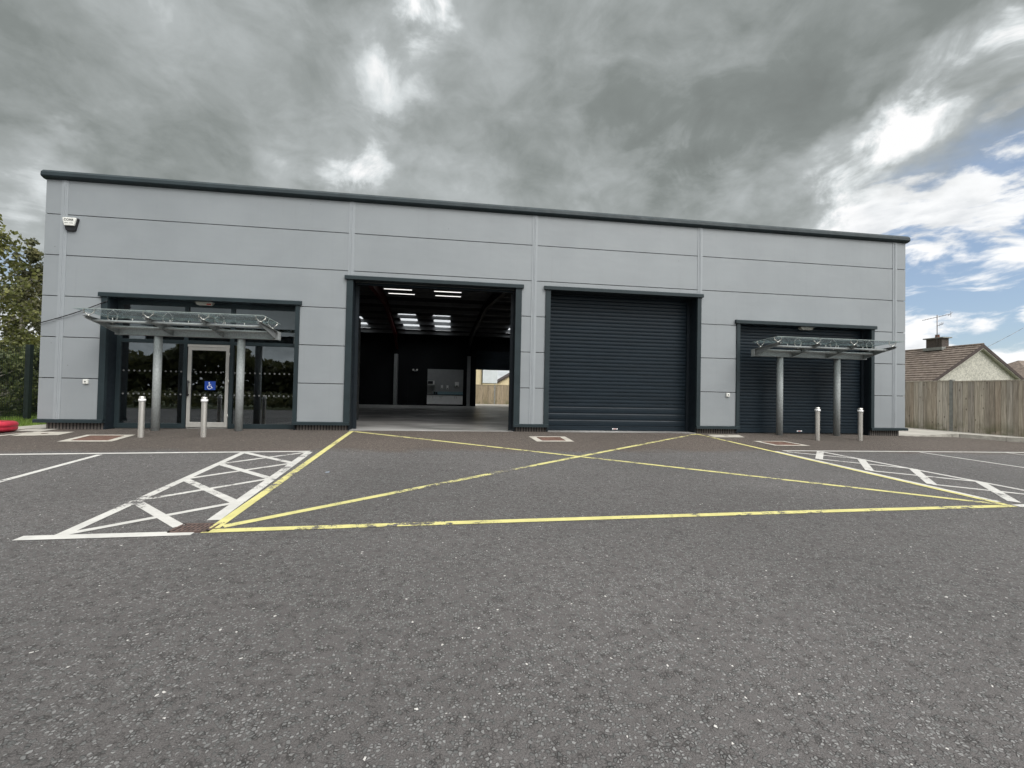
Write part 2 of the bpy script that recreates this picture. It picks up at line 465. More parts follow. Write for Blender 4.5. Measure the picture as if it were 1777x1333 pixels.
tag(b.build('rear_yard', M['path']), kind='structure')

def kerb():
    b = MB()
    prev = None
    for k, ((x0, y0), (x1, y1)) in enumerate(zip(KC[:-1], KC[1:])):
        d = Vector((x1 - x0, y1 - y0, 0)); L = d.length; d.normalize(); nrm = Vector((-d.y, d.x, 0))
        n = max(1, round(L / .92))
        for i in range(n):
            a = Vector((x0, y0, 0)) + d * (L * i / n + .006); c = Vector((x0, y0, 0)) + d * (L * (i + 1) / n - .006)
            def top(p):
                t = (p.x - 14.05) / (15.95 - 14.05)
                return gz(p.x, p.y) + .012 + .105 * max(0, min(1, (t - .25) / .75))
            w = nrm * .13
            pts = [a, c, c + w, a + w]
            i0 = len(b.v)
            for p in pts: b.v.append((p.x, p.y, gz(p.x, p.y) - .05))
            for q, p in enumerate(pts):
                inset = (nrm * .02) if q < 2 else Vector((0, 0, 0))
                b.v.append((p.x + inset.x, p.y + inset.y, top(p)))
            for f in ((0, 1, 5, 4), (1, 2, 6, 5), (2, 3, 7, 6), (3, 0, 4, 7), (4, 5, 6, 7)):
                b.f.append(tuple(i0 + z for z in f)); b.sm.append(False); b.mi.append(0)
    return tag(b.build('kerb', M['kerb']), kind='structure')
kerb()
b = MB()
for k in range(4):
    p = Vector((-9.50, -.60, 0)).lerp(Vector((-10.1, -3.0, 0)), k / 4); q = Vector((-9.50, -.60, 0)).lerp(Vector((-10.1, -3.0, 0)), (k + .985) / 4)
    b.face([(p.x - .13, p.y, gz(p.x, p.y) + .012), (q.x - .13, q.y, gz(q.x, q.y) + .012), (q.x, q.y, gz(q.x, q.y) + .012), (p.x, p.y, gz(p.x, p.y) + .012)])
tag(b.build('flush_kerb', M['concrete']), kind='structure')

# ------------------------------------------------------------------ road markings: thin sheets that follow the ground
def strip_line(b, p, q, w, dz=.005, w2=None):
    w2 = w if w2 is None else w2
    p = Vector((*p, 0)); q = Vector((*q, 0)); d = q - p; L = d.length; d.normalize(); n = Vector((-d.y, d.x, 0))
    k = max(1, int(L / .5))
    for i in range(k):
        a = p + d * (L * i / k); c = p + d * (L * (i + 1) / k)
        wa = w + (w2 - w) * i / k; wc = w + (w2 - w) * (i + 1) / k
        pts = [a - n * wa / 2, c - n * wc / 2, c + n * wc / 2, a + n * wa / 2]
        b.face([(v.x, v.y, gz(v.x, v.y) + dz) for v in pts])
def marking(name, lines, m, dz):
    b = MB()
    for l in lines: strip_line(b, l[0], l[1], l[2], dz)
    return tag(b.build(name, m), kind='structure')

marking('yellow_box_marking', [((-2.60, -.16), (-2.30, -7.30), .105), ((6.98, -.16), (7.42, -7.0), .10), ((-2.36, -7.375), (7.46, -7.03), .10)], M['yellow_paint'], .006)
marking('yellow_cross_marking', [((-2.56, -.2), (7.36, -6.95), .10), ((6.93, -.2), (-2.24, -7.25), .10)], M['yellow_worn'], .0045)
marking('white_bay_marking', [((-24, -3.75), (-7.7, -3.33), .10), ((-7.7, -3.33), (-2.72, -3.09), .10), ((7.48, -2.89), (14.2, -2.85), .085), ((14.2, -2.85), (24, -2.9), .085),
                              ((-6.14, -3.38), (-5.72, -7.5), .10), ((11.02, -2.95), (11.75, -6.6), .085), ((13.54, -2.9), (14.2, -6.6), .085),
                              ((-3.86, -7.445), (-2.42, -7.42), .11), ((7.5, -7.03), (11.9, -6.8), .10)], M['white_paint'], .0055)
HL = [(-3.87, -3.18), (-3.77, -4.22), (-3.72, -5.25), (-3.65, -6.31), (-3.56, -7.38)]
HR = [(-2.73, -3.16), (-2.65, -4.18), (-2.58, -5.26), (-2.50, -6.43)]
marking('white_hatch_marking', [(HL[0], HL[4], .11), ((-2.715, -3.16), (-2.43, -7.05), .13)] + [(HL[i + 1], HR[i], .085) for i in range(4)] + [(HL[i], HR[i + 1], .10) for i in range(3)] + [(HL[3], (-2.66, -7.22), .10), ((-2.74, -7.20), (-2.665, -7.18), .05)]
        + [((7.42, -2.95), (8.82, -6.9), .0)] * 0, M['white_worn'], .005)
RF = [(7.49, -2.91), (8.38, -2.95), (8.52, -3.82), (8.65, -4.76), (8.74, -5.75), (8.86, -6.75)]
RN = [(7.47, -3.02), (7.52, -3.84), (7.56, -4.91), (7.63, -5.90), (7.74, -6.86)]
marking('white_hatch_marking', [(RF[1], RF[5], .10), ((7.10, -2.9), (7.55, -6.9), .0)][:1] + [((7.245, -2.95), (7.50, -6.85), .10)] + [(RF[i], RN[i], .13) for i in (1, 2, 3, 4)]
        + [(RN[0], RF[2], .085), (RN[1], RF[3], .085), (RN[2], RF[4], .085), (RN[3], RF[5], .085)], M['white_worn'], .005)

# ------------------------------------------------------------------ covers let into the tarmac
def cover(p4, label, group, infill=True, wid=.17):
    cx = sum(p[0] for p in p4) / 4; cy = sum(p[1] for p in p4) / 4
    t = thing('manhole_cover', (cx, cy, gz(cx, cy)), label, 'manhole cover', group)
    inn = [(x + (cx - x) * wid * 2.2, y + (cy - y) * wid * 2.2) for x, y in p4]
    z = lambda x, y, d: (x, y, gz(x, y) + d)
    b = MB()
    if infill:
        for k in range(4):
            k2 = (k + 1) % 4
            b.face([z(*p4[k], .009), z(*p4[k2], .009), z(*inn[k2], .009), z(*inn[k], .009)])
        b.build('concrete_surround', M['concrete'], t)
        c = MB().face([z(*p, .006) for p in inn])
        for k in range(4):
            c.tube(z(*inn[k], .008), z(*inn[(k + 1) % 4], .008), .008, seg=6)
        lx = inn[1][0] - inn[0][0]
        for q in (.3, .7):
            a = Vector(inn[0]).lerp(Vector(inn[1]), q); d = Vector(inn[3]).lerp(Vector(inn[2]), q)
            m = a.lerp(d, .5); c.box(m.x - .03, m.x + .03, m.y - .015, m.y + .015, gz(m.x, m.y) + .004, gz(m.x, m.y) + .012)
        c.build('recessed_lid', M['rust_infill'], t)
    else:
        b.face([z(*p, .009) for p in p4]); b.build('concrete_surround', M['concrete'], t)
        c = MB()
        m = (cx, cy)
        c.lathe([(.0, .014), (.06, .014), (.065, .009)], (cx, cy, gz(cx, cy)), 12)
        c.build('stopcock_lid', M['iron'], t)
    return t
G1 = 'access covers set in the tarmac'
cover([(-7.97, -1.93), (-6.97, -1.93), (-7.17, -.94), (-8.17, -.94)], 'rust brown access cover in a pale square, left of the bollards', G1, wid=.15)
cover([(-9.50, -1.14), (-8.68, -1.02), (-8.78, -.46), (-9.60, -.47)], 'plain pale concrete slab by the left corner of the unit', G1, infill=False)
cover([(1.98, -1.80), (2.89, -1.78), (2.88, -.93), (1.92, -.96)], 'rust brown access cover before the pillar between the large doors', G1, wid=.17)
cover([(7.86, -2.18), (8.83, -2.18), (8.72, -1.42), (7.80, -1.45)], 'rust brown access cover before the right canopy', G1, wid=.14)
cover([(7.10, -.85), (8.04, -.80), (8.20, -.30), (7.20, -.34)], 'small pale concrete slab at the rear right corner of the yellow box', G1, infill=False)

lz = gz(-1.9, -4.9)
tag(MB().face([(-1.93, -4.92, lz + .007), (-1.87, -4.93, lz + .012), (-1.865, -4.89, lz + .016), (-1.925, -4.885, lz + .009)]).build('litter', mat('pale_blue_litter', (.30, .38, .46), .5)), 'small pale blue scrap of litter inside the yellow box', 'litter')

def gully():
    t = thing('drain_grate', (-2.47, -7.28, gz(-2.47, -7.28)), 'rusty iron gully grate at the front left corner of the yellow box', 'drain')
    x0, x1, y0, y1 = -2.66, -2.30, -7.40, -7.14
    z = gz(-2.47, -7.28)
    def sk(x, y): return x + (y - y0) * .18
    b = MB()
    for (xa, xb, ya, yb) in ((x0, x1, y0, y0 + .022), (x0, x1, y1 - .022, y1), (x0, x0 + .022, y0, y1), (x1 - .022, x1, y0, y1)):
        b.box(xa, xb, ya, yb, z - .03, z + .011)
    b.build('frame', M['iron'], t)
    b = MB()
    n = 8
    for k in range(1, n):
        x = x0 + .02 + (x1 - x0 - .04) * k / n
        b.box(x - .011, x + .011, y0 + .022, y1 - .022, z - .02, z + .009)
    for k in range(1, 3):
        y = y0 + (y1 - y0) * k / 3; b.box(x0 + .02, x1 - .02, y - .009, y + .009, z - .022, z + .0085)
    b.build('bars', M['iron'], t)
    MB().box(x0 + .02, x1 - .02, y0 + .02, y1 - .02, z + .0045, z + .0055).build('sump_shade', M['dark'], t)  # flat black sheet between the bars, painted as the shade of the pit
gully()

# ------------------------------------------------------------------ the unit
U = thing('industrial_unit', (2.07, 0, -.22), 'long grey clad industrial unit with two large door openings and dark trims', 'building')
XL, XR = -9.95, 14.09
JX = [-9.536, -2.772, 2.167, 7.126, 13.701]
OPEN = [(-8.64, -4.02, 3.03), (-2.86, 1.82, 3.77), (2.50, 7.17, 3.77), (8.31, 12.96, 3.06)]
INN = [(-8.50, -4.12, 3.03), (-2.70, 1.65, 3.77), (2.64, 7.05, 3.77), (8.42, 12.85, 3.06)]
DEP = [.30, .50, .46, .28]
TOP = 5.84
b = MB()
rows = [0, 1, 2, 3, 4, 5, TOP]
cols = [XL] + JX + [XR]
g = .009
for r0, r1 in zip(rows[:-1], rows[1:]):
    za, zb = r0 + (g if r0 > 0 else 0), r1 - (g if r1 < TOP else 0)
    for c0, c1 in zip(cols[:-1], cols[1:]):
        ca, cb = c0 + (.001 if c0 > XL else 0), c1 - (.001 if c1 < XR else 0)
        cuts = sorted({ca, cb} | {x for o in OPEN for x in o[:2] if ca < x < cb})
        run = []
        def flush(run):
            if not run: return
            poly = [(run[-1][1], zb), (run[0][0], zb)]
            for xa, xb, zl in run:
                for q in ((xa, zl), (xb, zl)):
                    if abs(poly[-1][0] - q[0]) > 1e-6 or abs(poly[-1][1] - q[1]) > 1e-6: poly.append(q)
            poly = [q for k, q in enumerate(poly) if not (abs(q[1] - poly[k - 1][1]) < 1e-6 and abs(q[1] - poly[(k + 1) % len(poly)][1]) < 1e-6)]
            b.prism(poly, 'y', .06, 0)
        for xa, xb in zip(cuts[:-1], cuts[1:]):
            mid = (xa + xb) / 2; zlow = za
            for o in OPEN:
                if o[0] < mid < o[1]: zlow = max(za, o[2])
            if zlow < zb - .02: run.append((xa, xb, zlow))
            else:
                flush(run); run = []
        flush(run)
b.build('wall_panels', M['cladding'], U, bevel=.004)
# backing wall behind the panels: dark, fills the joints; side and rear walls
b = MB()
edges = [XL] + [e for o in OPEN for e in o[:2]] + [XR]
for i in range(0, len(edges), 2):
    b.box(edges[i] + .01, edges[i + 1] - .01, .062, .22, -.02, TOP)
for o in OPEN:
    b.box(o[0] - .01, o[1] + .01, .062, .22, o[2] + .02, TOP)
b.build('wall_core', M['dark'], U)
b = MB()
b.box(XL, XL + .16, .062, 20.7, -.05, 5.6); b.box(XR - .16, XR, .062, 20.7, -.05, 5.6)
b.box(XL + .16, 1.60, 20.5, 20.7, FLZ - .05, 5.3); b.box(6.3, XR - .16, 20.5, 20.7, FLZ - .05, 5.3); b.box(1.60, 6.3, 20.5, 20.7, 3.9, 5.3)
b.build('outer_walls', M['cladding'], U)
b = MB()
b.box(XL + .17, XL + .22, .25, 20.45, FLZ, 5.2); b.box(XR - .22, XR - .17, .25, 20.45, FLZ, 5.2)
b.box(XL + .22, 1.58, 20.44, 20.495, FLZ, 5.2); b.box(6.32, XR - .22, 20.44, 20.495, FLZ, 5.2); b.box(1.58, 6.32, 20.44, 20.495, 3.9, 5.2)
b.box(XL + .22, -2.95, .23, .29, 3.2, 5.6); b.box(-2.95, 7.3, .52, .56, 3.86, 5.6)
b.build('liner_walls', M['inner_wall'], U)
# joint covers
for x in JX:
    zb = 0.0
    for o in OPEN:
        if o[0] - .02 < x < o[1] + .02: zb = o[2] + .1
    w = .075
    b = MB().prism([(x - w, 0), (x - w, -.010), (x - .032, -.010), (x - .028, -.020), (x - .006, -.020), (x - .003, -.012), (x + .003, -.012), (x + .006, -.020), (x + .028, -.020), (x + .032, -.010), (x + w, -.010), (x + w, 0)], 'z', zb + .002, TOP - .003)
    b.build('joint_cover', M['cladding_trim'], U)
# coping with a bevelled top, base flashing, brick plinth
b = MB().prism([(.35, 6.05), (-.045, 6.05), (-.105, 5.985), (-.115, 5.90), (-.095, 5.872), (-.02, 5.842), (.35, 5.842)], 'x', XL - .05, XR + .05)
b.build('coping', M['anthracite'], U, bevel=.004)
segs = [(XL, -8.50), (-4.12, -2.70), (1.65, 2.64), (7.05, 8.42), (12.85, XR)]
for i, (xa, xb) in enumerate(segs):
    ea = .05 if i == 0 else 0; eb = .05 if i == 4 else 0
    MB().prism([(.06, -.002), (-.035, -.002), (-.06, -.014), (-.06, -.085), (-.045, -.085), (-.045, -.03), (.06, -.03)], 'x', xa - ea, xb + eb).build('base_flashing', M['anthracite'], U)
    pa = xa + (.14 if i == 0 else .06); pb = xb - (.14 if i == 4 else .06)
    MB().box(pa, pb, .075, .30, -.42, -.03).build('brick_plinth', M['plinth'], U)
for k, (o, n, d) in enumerate(zip(OPEN, INN, DEP)):
    top = o[2]
    b = MB()
    b.box(o[0], n[0], -.035, .05, -.08, top); b.box(n[1], o[1], -.035, .05, -.08, top)
    b.prism([(.05, top + .115), (-.05, top + .105), (-.075, top + .085), (-.075, top - .002), (.05, top - .002)], 'x', o[0] - .07 + .02, o[1] + .07 - .02)
    b.build('door_surround', M['anthracite'], U, bevel=.003)
    b = MB()
    b.box(n[0] - .05, n[0] - .001, .05, d + .06, -.32, top); b.box(n[1] + .001, n[1] + .05, .05, d + .06, -.32, top); b.box(n[0] - .05, n[1] + .05, .05, d + .06, top + .001, top + .05)
    b.build('reveal_lining', M['reveal'], U)

# roller shutters
def shutter_profile(z0, z1, pitch, y, depth, n_big=0, big=.19):
    prof = []; z = z0
    k = 0
    while z < z1:
        p = big if k < n_big else pitch
        prof += [(y + .004, z), (y - depth * .75, z + p * .10), (y - depth, z + p * .45), (y - depth * .85, z + p * .80), (y + .001, z + p * .93)]
        z += p; k += 1
    return prof
def closed_shutter(n, top, d, pitch, nb, wx):
    b = MB().strip(shutter_profile(FLZ + .13, top, pitch, d, .018, nb), n[0], n[1])
    s = b.build('roller_shutter', M['shutter'], U)
    MB().box(n[0] + .02, n[1] - .02, d - .03, d + .02, FLZ + .004, FLZ + .135).build('bottom_bar', M['shutter'], s, bevel=.004)
    for xa, xb in ((n[0], n[0] + .085), (n[1] - .085, n[1])):
        MB().box(xa, xb, d - .065, d - .022, FLZ, top).build('guide_rail', M['reveal'], s)
    MB().box(wx - .085, wx + .085, d - .034, d - .031, FLZ + .045, FLZ + .075).build('warning_label', M['sign_white'], s)
    MB().box(wx - .05, wx + .05, d - .036, d - .0345, FLZ + .052, FLZ + .068).build('warning_print', M['orange_red'], s)
    return s
closed_shutter(INN[2], 3.77, .46, .108, 3, 4.75)
closed_shutter(INN[3], 3.06, .28, .098, 0, 10.63)
# open door: the curtain is up, only its bottom bar and the guides show
s = MB().box(-2.68, 1.63, .26, .30, 3.70, 3.765).build('roller_shutter', M['shutter'], U)
MB().box(-2.70, 1.65, .22, .345, 3.765, 3.80).build('bottom_bar', M['purlin'], s)
for xa, xb in ((-2.70, -2.62), (1.57, 1.65)):
    MB().box(xa, xb, .36, .46, FLZ, 3.7).build('guide_rail', M['reveal'], s)
# rear door, half lowered
b = MB().strip([(20.45 - (y - 20.45), z) for y, z in shutter_profile(2.60, 3.95, .10, 20.45, .018)], 1.60, 6.3)
s = b.build('roller_shutter', M['shutter'], U); s['label'] = 'half lowered rear roller shutter'
MB().box(1.60, 6.3, 20.41, 20.47, 2.50, 2.61).build('bottom_bar', M['shutter'], s)

# glazed entrance screen
Y0 = .31; Y1 = .40
S = MB()
for xa, xb in ((-8.50, -8.40), (-6.94, -6.85), (-5.83, -5.74), (-4.20, -4.12)):
    S.box(xa, xb, Y0, Y1, FLZ - .02, 3.03)
bays = [(-8.40, -6.94), (-6.85, -5.83), (-5.74, -4.20)]
for i, (xa, xb) in enumerate(bays):
    S.box(xa, xb, Y0 + .002, Y1 - .002, 2.92, 3.028)
    S.box(xa, xb, Y0 + .002, Y1 - .002, 1.955, 2.045)
    if i != 1: S.box(xa, xb, Y0 + .002, Y1 - .002, FLZ - .018, FLZ + .105)
SCR = S.build('entrance_screen', M['anthracite'], U, bevel=.003)
for i, (xa, xb) in enumerate(bays):
    MB().box(xa, xb, .35, .362, 2.045, 2.92).build('glass_pane', M['glass'], SCR)
    if i != 1: MB().box(xa, xb, .35, .362, FLZ + .105, 1.955).build('glass_pane', M['glass'], SCR)
def dots(xa, xb, parent, y):
    b = MB()
    n = int((xb - xa - .06) / .122)
    off = (xb - xa - n * .122) / 2
    for z in (1.235, .645):
        for k in range(n + 1):
            x = xa + off + k * .122
            b.face([(x + .023 * math.cos(t * math.pi / 6), y, z + .023 * math.sin(t * math.pi / 6)) for t in range(12)])
    return b.build('manifestation_dots', M['frosted'], parent)
dots(-8.40, -6.94, SCR, .3485); dots(-5.74, -4.20, SCR, .3485)
D = MB()
D.box(-6.85, -5.83, Y0 + .01, Y1 - .01, 1.885, 1.954)
D.box(-6.835, -6.755, .32, .38, FLZ + .01, 1.88); D.box(-5.925, -5.845, .32, .38, FLZ + .01, 1.88)
D.box(-6.755, -5.925, .321, .379, 1.80, 1.878); D.box(-6.755, -5.925, .321, .379, FLZ + .012, FLZ + .145)
DOOR = D.build('entrance_door', M['silver'], U, bevel=.004)
MB().box(-6.755, -5.925, .346, .356, FLZ + .145, 1.80).build('glass_pane', M['glass'], DOOR)
dots(-6.72, -5.98, DOOR, .3445)
b = MB(); hx = -6.785
b.path([(hx, .318, .97), (hx, .26, .97)], .014); b.path([(hx, .318, .64), (hx, .26, .64)], .014); b.tube((hx, .26, .60), (hx, .26, 1.01), .017)
b.build('pull_handle', M['black_plastic'], DOOR)
for z in (.1, 1.0, 1.7): MB().tube((-5.838, .315, z - .05), (-5.838, .315, z + .05), .014).build('hinge', M['silver'], DOOR)
sg = MB().box(-6.425, -6.165, .3395, .343, .775, 1.0).build('accessibility_sign', M['sign_blue'], DOOR)
b = MB(); sx, sz, sy = -6.305, .885, .3375
def ring(cx, cz, r, a0, a1, w, n=18):
    for k in range(n):
        t0 = R(a0 + (a1 - a0) * k / n); t1 = R(a0 + (a1 - a0) * (k + 1) / n)
        b.face([(cx + (r - w) * math.cos(t0), sy, cz + (r - w) * math.sin(t0)), (cx + (r + w) * math.cos(t0), sy, cz + (r + w) * math.sin(t0)), (cx + (r + w) * math.cos(t1), sy, cz + (r + w) * math.sin(t1)), (cx + (r - w) * math.cos(t1), sy, cz + (r - w) * math.sin(t1))])
def bar(p, q, w):
    d = Vector((q[0] - p[0], q[1] - p[1])); d.normalize(); n = Vector((-d.y, d.x)) * w
    b.face([(p[0] - n.x, sy, p[1] - n.y), (q[0] - n.x, sy, q[1] - n.y), (q[0] + n.x, sy, q[1] + n.y), (p[0] + n.x, sy, p[1] + n.y)])
ring(sx - .012, sz + .083, .0065, 0, 360, .0065)
bar((sx - .012, sz + .066), (sx - .006, sz - .012), .0085)
bar((sx - .010, sz + .034), (sx + .034, sz + .034), .006)
bar((sx - .012, sz - .008), (sx + .040, sz - .008), .0075)
bar((sx + .036, sz - .006), (sx + .060, sz - .062), .0075)
bar((sx + .056, sz - .060), (sx + .080, sz - .052), .0055)
ring(sx - .004, sz - .040, .046, 118, 345, .0065)
b.build('accessibility_symbol', M['sign_white'], DOOR)
# pale sheets behind the glass of the door
MB().box(-6.56, -6.30, .52, .525, .30, .86).build('pale_sheet', M['kitchen_wall'], U)
MB().box(-6.05, -5.86, .52, .525, .62, .84).build('pale_sheet', M['kitchen_wall'], U)
# lobby behind the screen
b = MB()
b.box(-3.45, -3.35, .41, 4.2, FLZ, 3.3); b.box(XL + .23, -3.45, 4.1, 4.2, FLZ, 3.3); b.box(XL + .23, -3.35, .41, 4.2, 3.3, 3.4)
b.build('lobby_partition', M['lobby_wall'], U)
for x in (-8.0, -5.89): MB().box(x - .13, x + .13, 1.95, 2.2, FLZ, 3.29).build('lobby_column', M['inner_wall'], U)

# roof: two slopes, rooflights as real holes, purlins, portal frames
def roofz(y): return 5.75 - .075 * abs(y - 10.3)
RLX = [(-6.75, -5.72), (-3.42, -2.36), (-1.36, -.30), (3.62, 4.66)]
b = MB()
def roofslab(xa, xb, ya, yb, dz=0, th=.05):
    b.face([(xa, ya, roofz(ya) + dz), (xb, ya, roofz(ya) + dz), (xb, yb, roofz(yb) + dz), (xa, yb, roofz(yb) + dz)])
    b.face([(xa, ya, roofz(ya) + dz + th), (xa, yb, roofz(yb) + dz + th), (xb, yb, roofz(yb) + dz + th), (xb, ya, roofz(ya) + dz + th)])
RY0, RY1 = 14.6, 19.0
roofslab(XL, XR, .2, 10.3); roofslab(XL, XR, 10.3, RY0); roofslab(XL, XR, RY1, 20.7)
xs = [XL] + [x for p in RLX for x in p] + [XR]
for i in range(0, len(xs), 2): roofslab(xs[i], xs[i + 1], RY0, RY1)
b.build('roof_sheets', M['roof_liner'], U)
for xa, xb in RLX:
    b = MB(); roofslab(xa, xb, RY0, RY1, .01, .01); b.f.pop(); b.sm.pop(); b.mi.pop()
    b.build('rooflight', M['rooflight'], U)
b = MB()
for k in range(13):
    y = 1.1 + k * 1.52
    z = roofz(y)
    b.box(XL + .2, XR - .2, y - .005, y + .005, z - .22, z - .01)
    b.box(XL + .2, XR - .2, y - .06, y - .005, z - .225, z - .215); b.box(XL + .2, XR - .2, y + .005, y + .065, z - .035, z - .01)
b.build('purlins', M['purlin'], U)
def portal(x0, xb, m):
    b = MB()
    def seg(ya, za, yb, zb, dep_a, dep_b):
        t = lambda y: x0 + (xb - x0) * y / 20.3
        for w in (-.09, .09):
            pass
        pts = [(t(ya), ya, za), (t(yb), yb, zb), (t(yb), yb, zb - dep_b), (t(ya), ya, za - dep_a)]
        for s in (-.006, .006):
            b.face([(x + s, y, z) for x, y, z in pts])
        for (A, B) in ((pts[0], pts[1]), (pts[3], pts[2])):
            b.face([(A[0] - .085, A[1], A[2]), (A[0] + .085, A[1], A[2]), (B[0] + .085, B[1], B[2]), (B[0] - .085, B[1], B[2])])
    z = lambda y: roofz(y) - .23
    seg(.6, z(.6), 3.4, z(3.4), .95, .40); seg(3.4, z(3.4), 10.3, z(10.3), .40, .40); seg(10.3, z(10.3), 17.4, z(17.4), .40, .40); seg(17.4, z(17.4), 20.3, z(20.3), .40, .95)
    b.box(x0 - .1, x0 + .1, .57, .87, FLZ, z(.6) - .9)
    return b.build('portal_frame', m, U)
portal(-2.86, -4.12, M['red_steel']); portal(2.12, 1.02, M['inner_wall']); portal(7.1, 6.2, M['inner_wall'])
for xa, xb in ((-4.27, -4.03), (.94, 1.19)):
    MB().box(xa, xb, 19.95, 20.43, FLZ, 3.46).build('boxed_column', M['inner_column'], U, bevel=.01)
b = MB().box(1.28, 1.60, 20.0, 20.43, FLZ, 3.9); b.build('rear_door_pier', M['inner_wall'], U)
MB().box(-3.72, -3.30, 20.38, 20.43, FLZ, 2.1).build('rear_exit_door', M['inner_wall'], U)

# fixed lights under the two lintels
def bulkhead(x0, x1, z, y, label, red):
    t = thing('bulkhead_light', ((x0 + x1) / 2, y, z), label, 'light fitting', 'bulkhead lights under the door heads')
    MB().prism([(x0, z), (x1, z), (x1 - .015, z - .035), (x1 - .05, z - .062), (x0 + .05, z - .062), (x0 + .015, z - .035)], 'y', y - .06, y + .06).build('diffuser', M['beige_plastic'], t, bevel=.006)
    MB().box(x0 - .01, x1 + .01, y - .068, y + .068, z - .002, z + .02).build('base_plate', M['beige_plastic'], t)
    if red: MB().box(x1 - .12, x1 - .015, y - .064, y - .061, z - .06, z - .02).build('sensor_window', M['orange_red'], t)
bulkhead(-6.60, -6.21, 3.010, .19, 'beige bulkhead light with a red end over the glass entrance', True)
bulkhead(10.53, 10.95, 3.040, .15, 'plain beige bulkhead light over the right shutter', False)

# small boxes and the alarm
def wallbox(x, z, label):
    t = thing('socket_box', (x, 0, z), label, 'wall box', 'small white wall boxes')
    MB().box(x - .055, x + .055, -.045, .0, z - .055, z + .055).build('housing', M['white_plastic'], t, bevel=.008)
    MB().lathe([(0, 0), (.018, 0)], (x, -.047, z)).build('lens', M['frosted'], t) if False else MB().box(x - .017, x + .017, -.049, -.0455, z - .017, z + .017).build('keyway', M['frosted'], t, bevel=.004)
wallbox(-8.915, .925, 'small white box on the panel left of the glass entrance')
wallbox(8.045, .925, 'small white box on the panel left of the right shutter')
def alarm():
    t = thing('alarm_bell_box', (-9.36, 0, 4.76), 'white and black alarm bell box high on the left of the wall', 'alarm box')
    def poly(s, dx=0, dz=0): return [(-9.36 + dx + x * s, 4.76 + dz + z * s) for x, z in ((-.165, .13), (-.15, .155), (.15, .155), (.165, .13), (.10, -.15), (.075, -.165), (-.075, -.165), (-.10, -.15))]
    MB().prism(poly(1.0), 'y', 0, -.055).build('black_back_box', M['black_plastic'], t, bevel=.006)
    P = [(-9.36 + x, 4.765 + z) for x, z in ((-.15, .12), (-.135, .142), (.135, .142), (.15, .12), (.108, -.055), (-.108, -.055))]
    MB().prism(P, 'y', -.056, -.10).build('white_cover', M['white_plastic'], t, bevel=.012)
    text_mesh('CORR', .074, 'lettering', M['black_plastic'], t, (-9.365, -.102, 4.845))
    MB().box(-9.455, -9.375, -.1025, -.1005, 4.766, 4.775).box(-9.355, -9.27, -.1025, -.1005, 4.766, 4.775).build('small_print_line', M['black_plastic'], t)
alarm()
b = MB()
pts = []
for k in range(15):
    q = k / 14; x = -9.96 + 1.47 * q
    pts.append((x, -.045, 2.31 + .61 * q - .035 * math.sin(math.pi * q)))
b.path(pts, .011, 6)
tag(b.build('cable', M['black_plastic']), 'thin black cable sloping across the left corner panels to the entrance', 'cable')

# ------------------------------------------------------------------ canopies
def canopy(X0, gl, gr, label):
    t = thing('entrance_canopy', (X0, -.15, gz(X0, -.15)), label, 'canopy', 'steel and glass door canopies')
    for s in (-.955, .955):
        x = X0 + s
        MB().tube((x, -.15, gz(x, -.15) - .03), (x, -.15, 2.095), .087, seg=24).build('post', M['galv'], t)
    b = MB()
    xa, xb = X0 - 1.85, X0 + 1.86
    b.box(xa, xb, -.20, -.186, 2.085, 2.285); b.box(xa, xb, -.25, -.10, 2.085, 2.098); b.box(xa, xb, -.25, -.10, 2.272, 2.285)
    for x in (xa, xb): b.box(x - .008, x + .008, -.252, -.098, 2.08, 2.29)
    b.build('beam', M['galv'], t)
    RX = [X0 - 1.80, X0 - .60, X0 + .56, X0 + 1.79]
    for x in RX:
        b = MB()
        web = [(-.20, 2.285), (-1.20, 2.375), (-1.22, 2.345), (-1.16, 2.318), (-.75, 2.235), (-.45, 2.15), (-.24, 2.10), (-.20, 2.10)]
        b.prism(web, 'x', x - .008, x + .008)
        b.prism([(-.10, 2.286), (-.20, 2.286), (-1.215, 2.377), (-1.215, 2.387), (-.20, 2.297), (-.10, 2.297)], 'x', x - .05, x + .05)
        b.build('rafter', M['galv_dark'], t)
        for y, zr in ((-1.10, 2.37), (-.42, 2.31)):
            b = MB()
            zt = 2.48 + .05 * (y + .20) / -1.0
            for s in (-1, 1):
                tip = (x + s * .105, y, zt - .045)
                b.tube((x, y, zr + .02), tip, .0085, seg=6)
                b.tube((tip[0], y, zt - .075), (tip[0], y, zt), .0075, seg=6)
                b.tube((tip[0], y, zt - .010), (tip[0], y, zt - .002), .020, seg=10)
            b.tube((x, y, zr - .01), (x, y, zr + .05), .016, seg=8)
            b.build('spider_fitting', M['stainless'], t)
    for xa, xb in zip(RX[:-1], RX[1:]):
        for y, z, r in ((-.98, 2.30, .030), (-.55, 2.225, .032)):
            MB().tube((xa + .008, y, z), (xb - .008, y, z), r, seg=14).build('tie_tube', M['galv'], t)
        for q in (.33, .67):
            x = xa + (xb - xa) * q
            MB().tube((x, -.98, 2.32), (x, -.98, 2.375), .010, seg=6).build('stud', M['stainless'], t)
    ends = [X0 - gl, RX[1], RX[2], X0 + gr]
    for xa, xb in zip(ends[:-1], ends[1:]):
        xa += .012; xb -= .012
        ya, za, yb, zb = -1.20, 2.530, -.20, 2.480
        b = MB(); th = .014
        P = [(xa, ya, za), (xb, ya, za), (xb, yb, zb), (xa, yb, zb)]
        up = [(x, y, z + th) for x, y, z in P]
        b.face(up); b.face(P[::-1])
        for k in range(4):
            k2 = (k + 1) % 4; b.face([P[k], P[k2], up[k2], up[k]], mi=1)
        b.build('glass_pane', [M['canopy_glass'], M['glass_edge']], t)
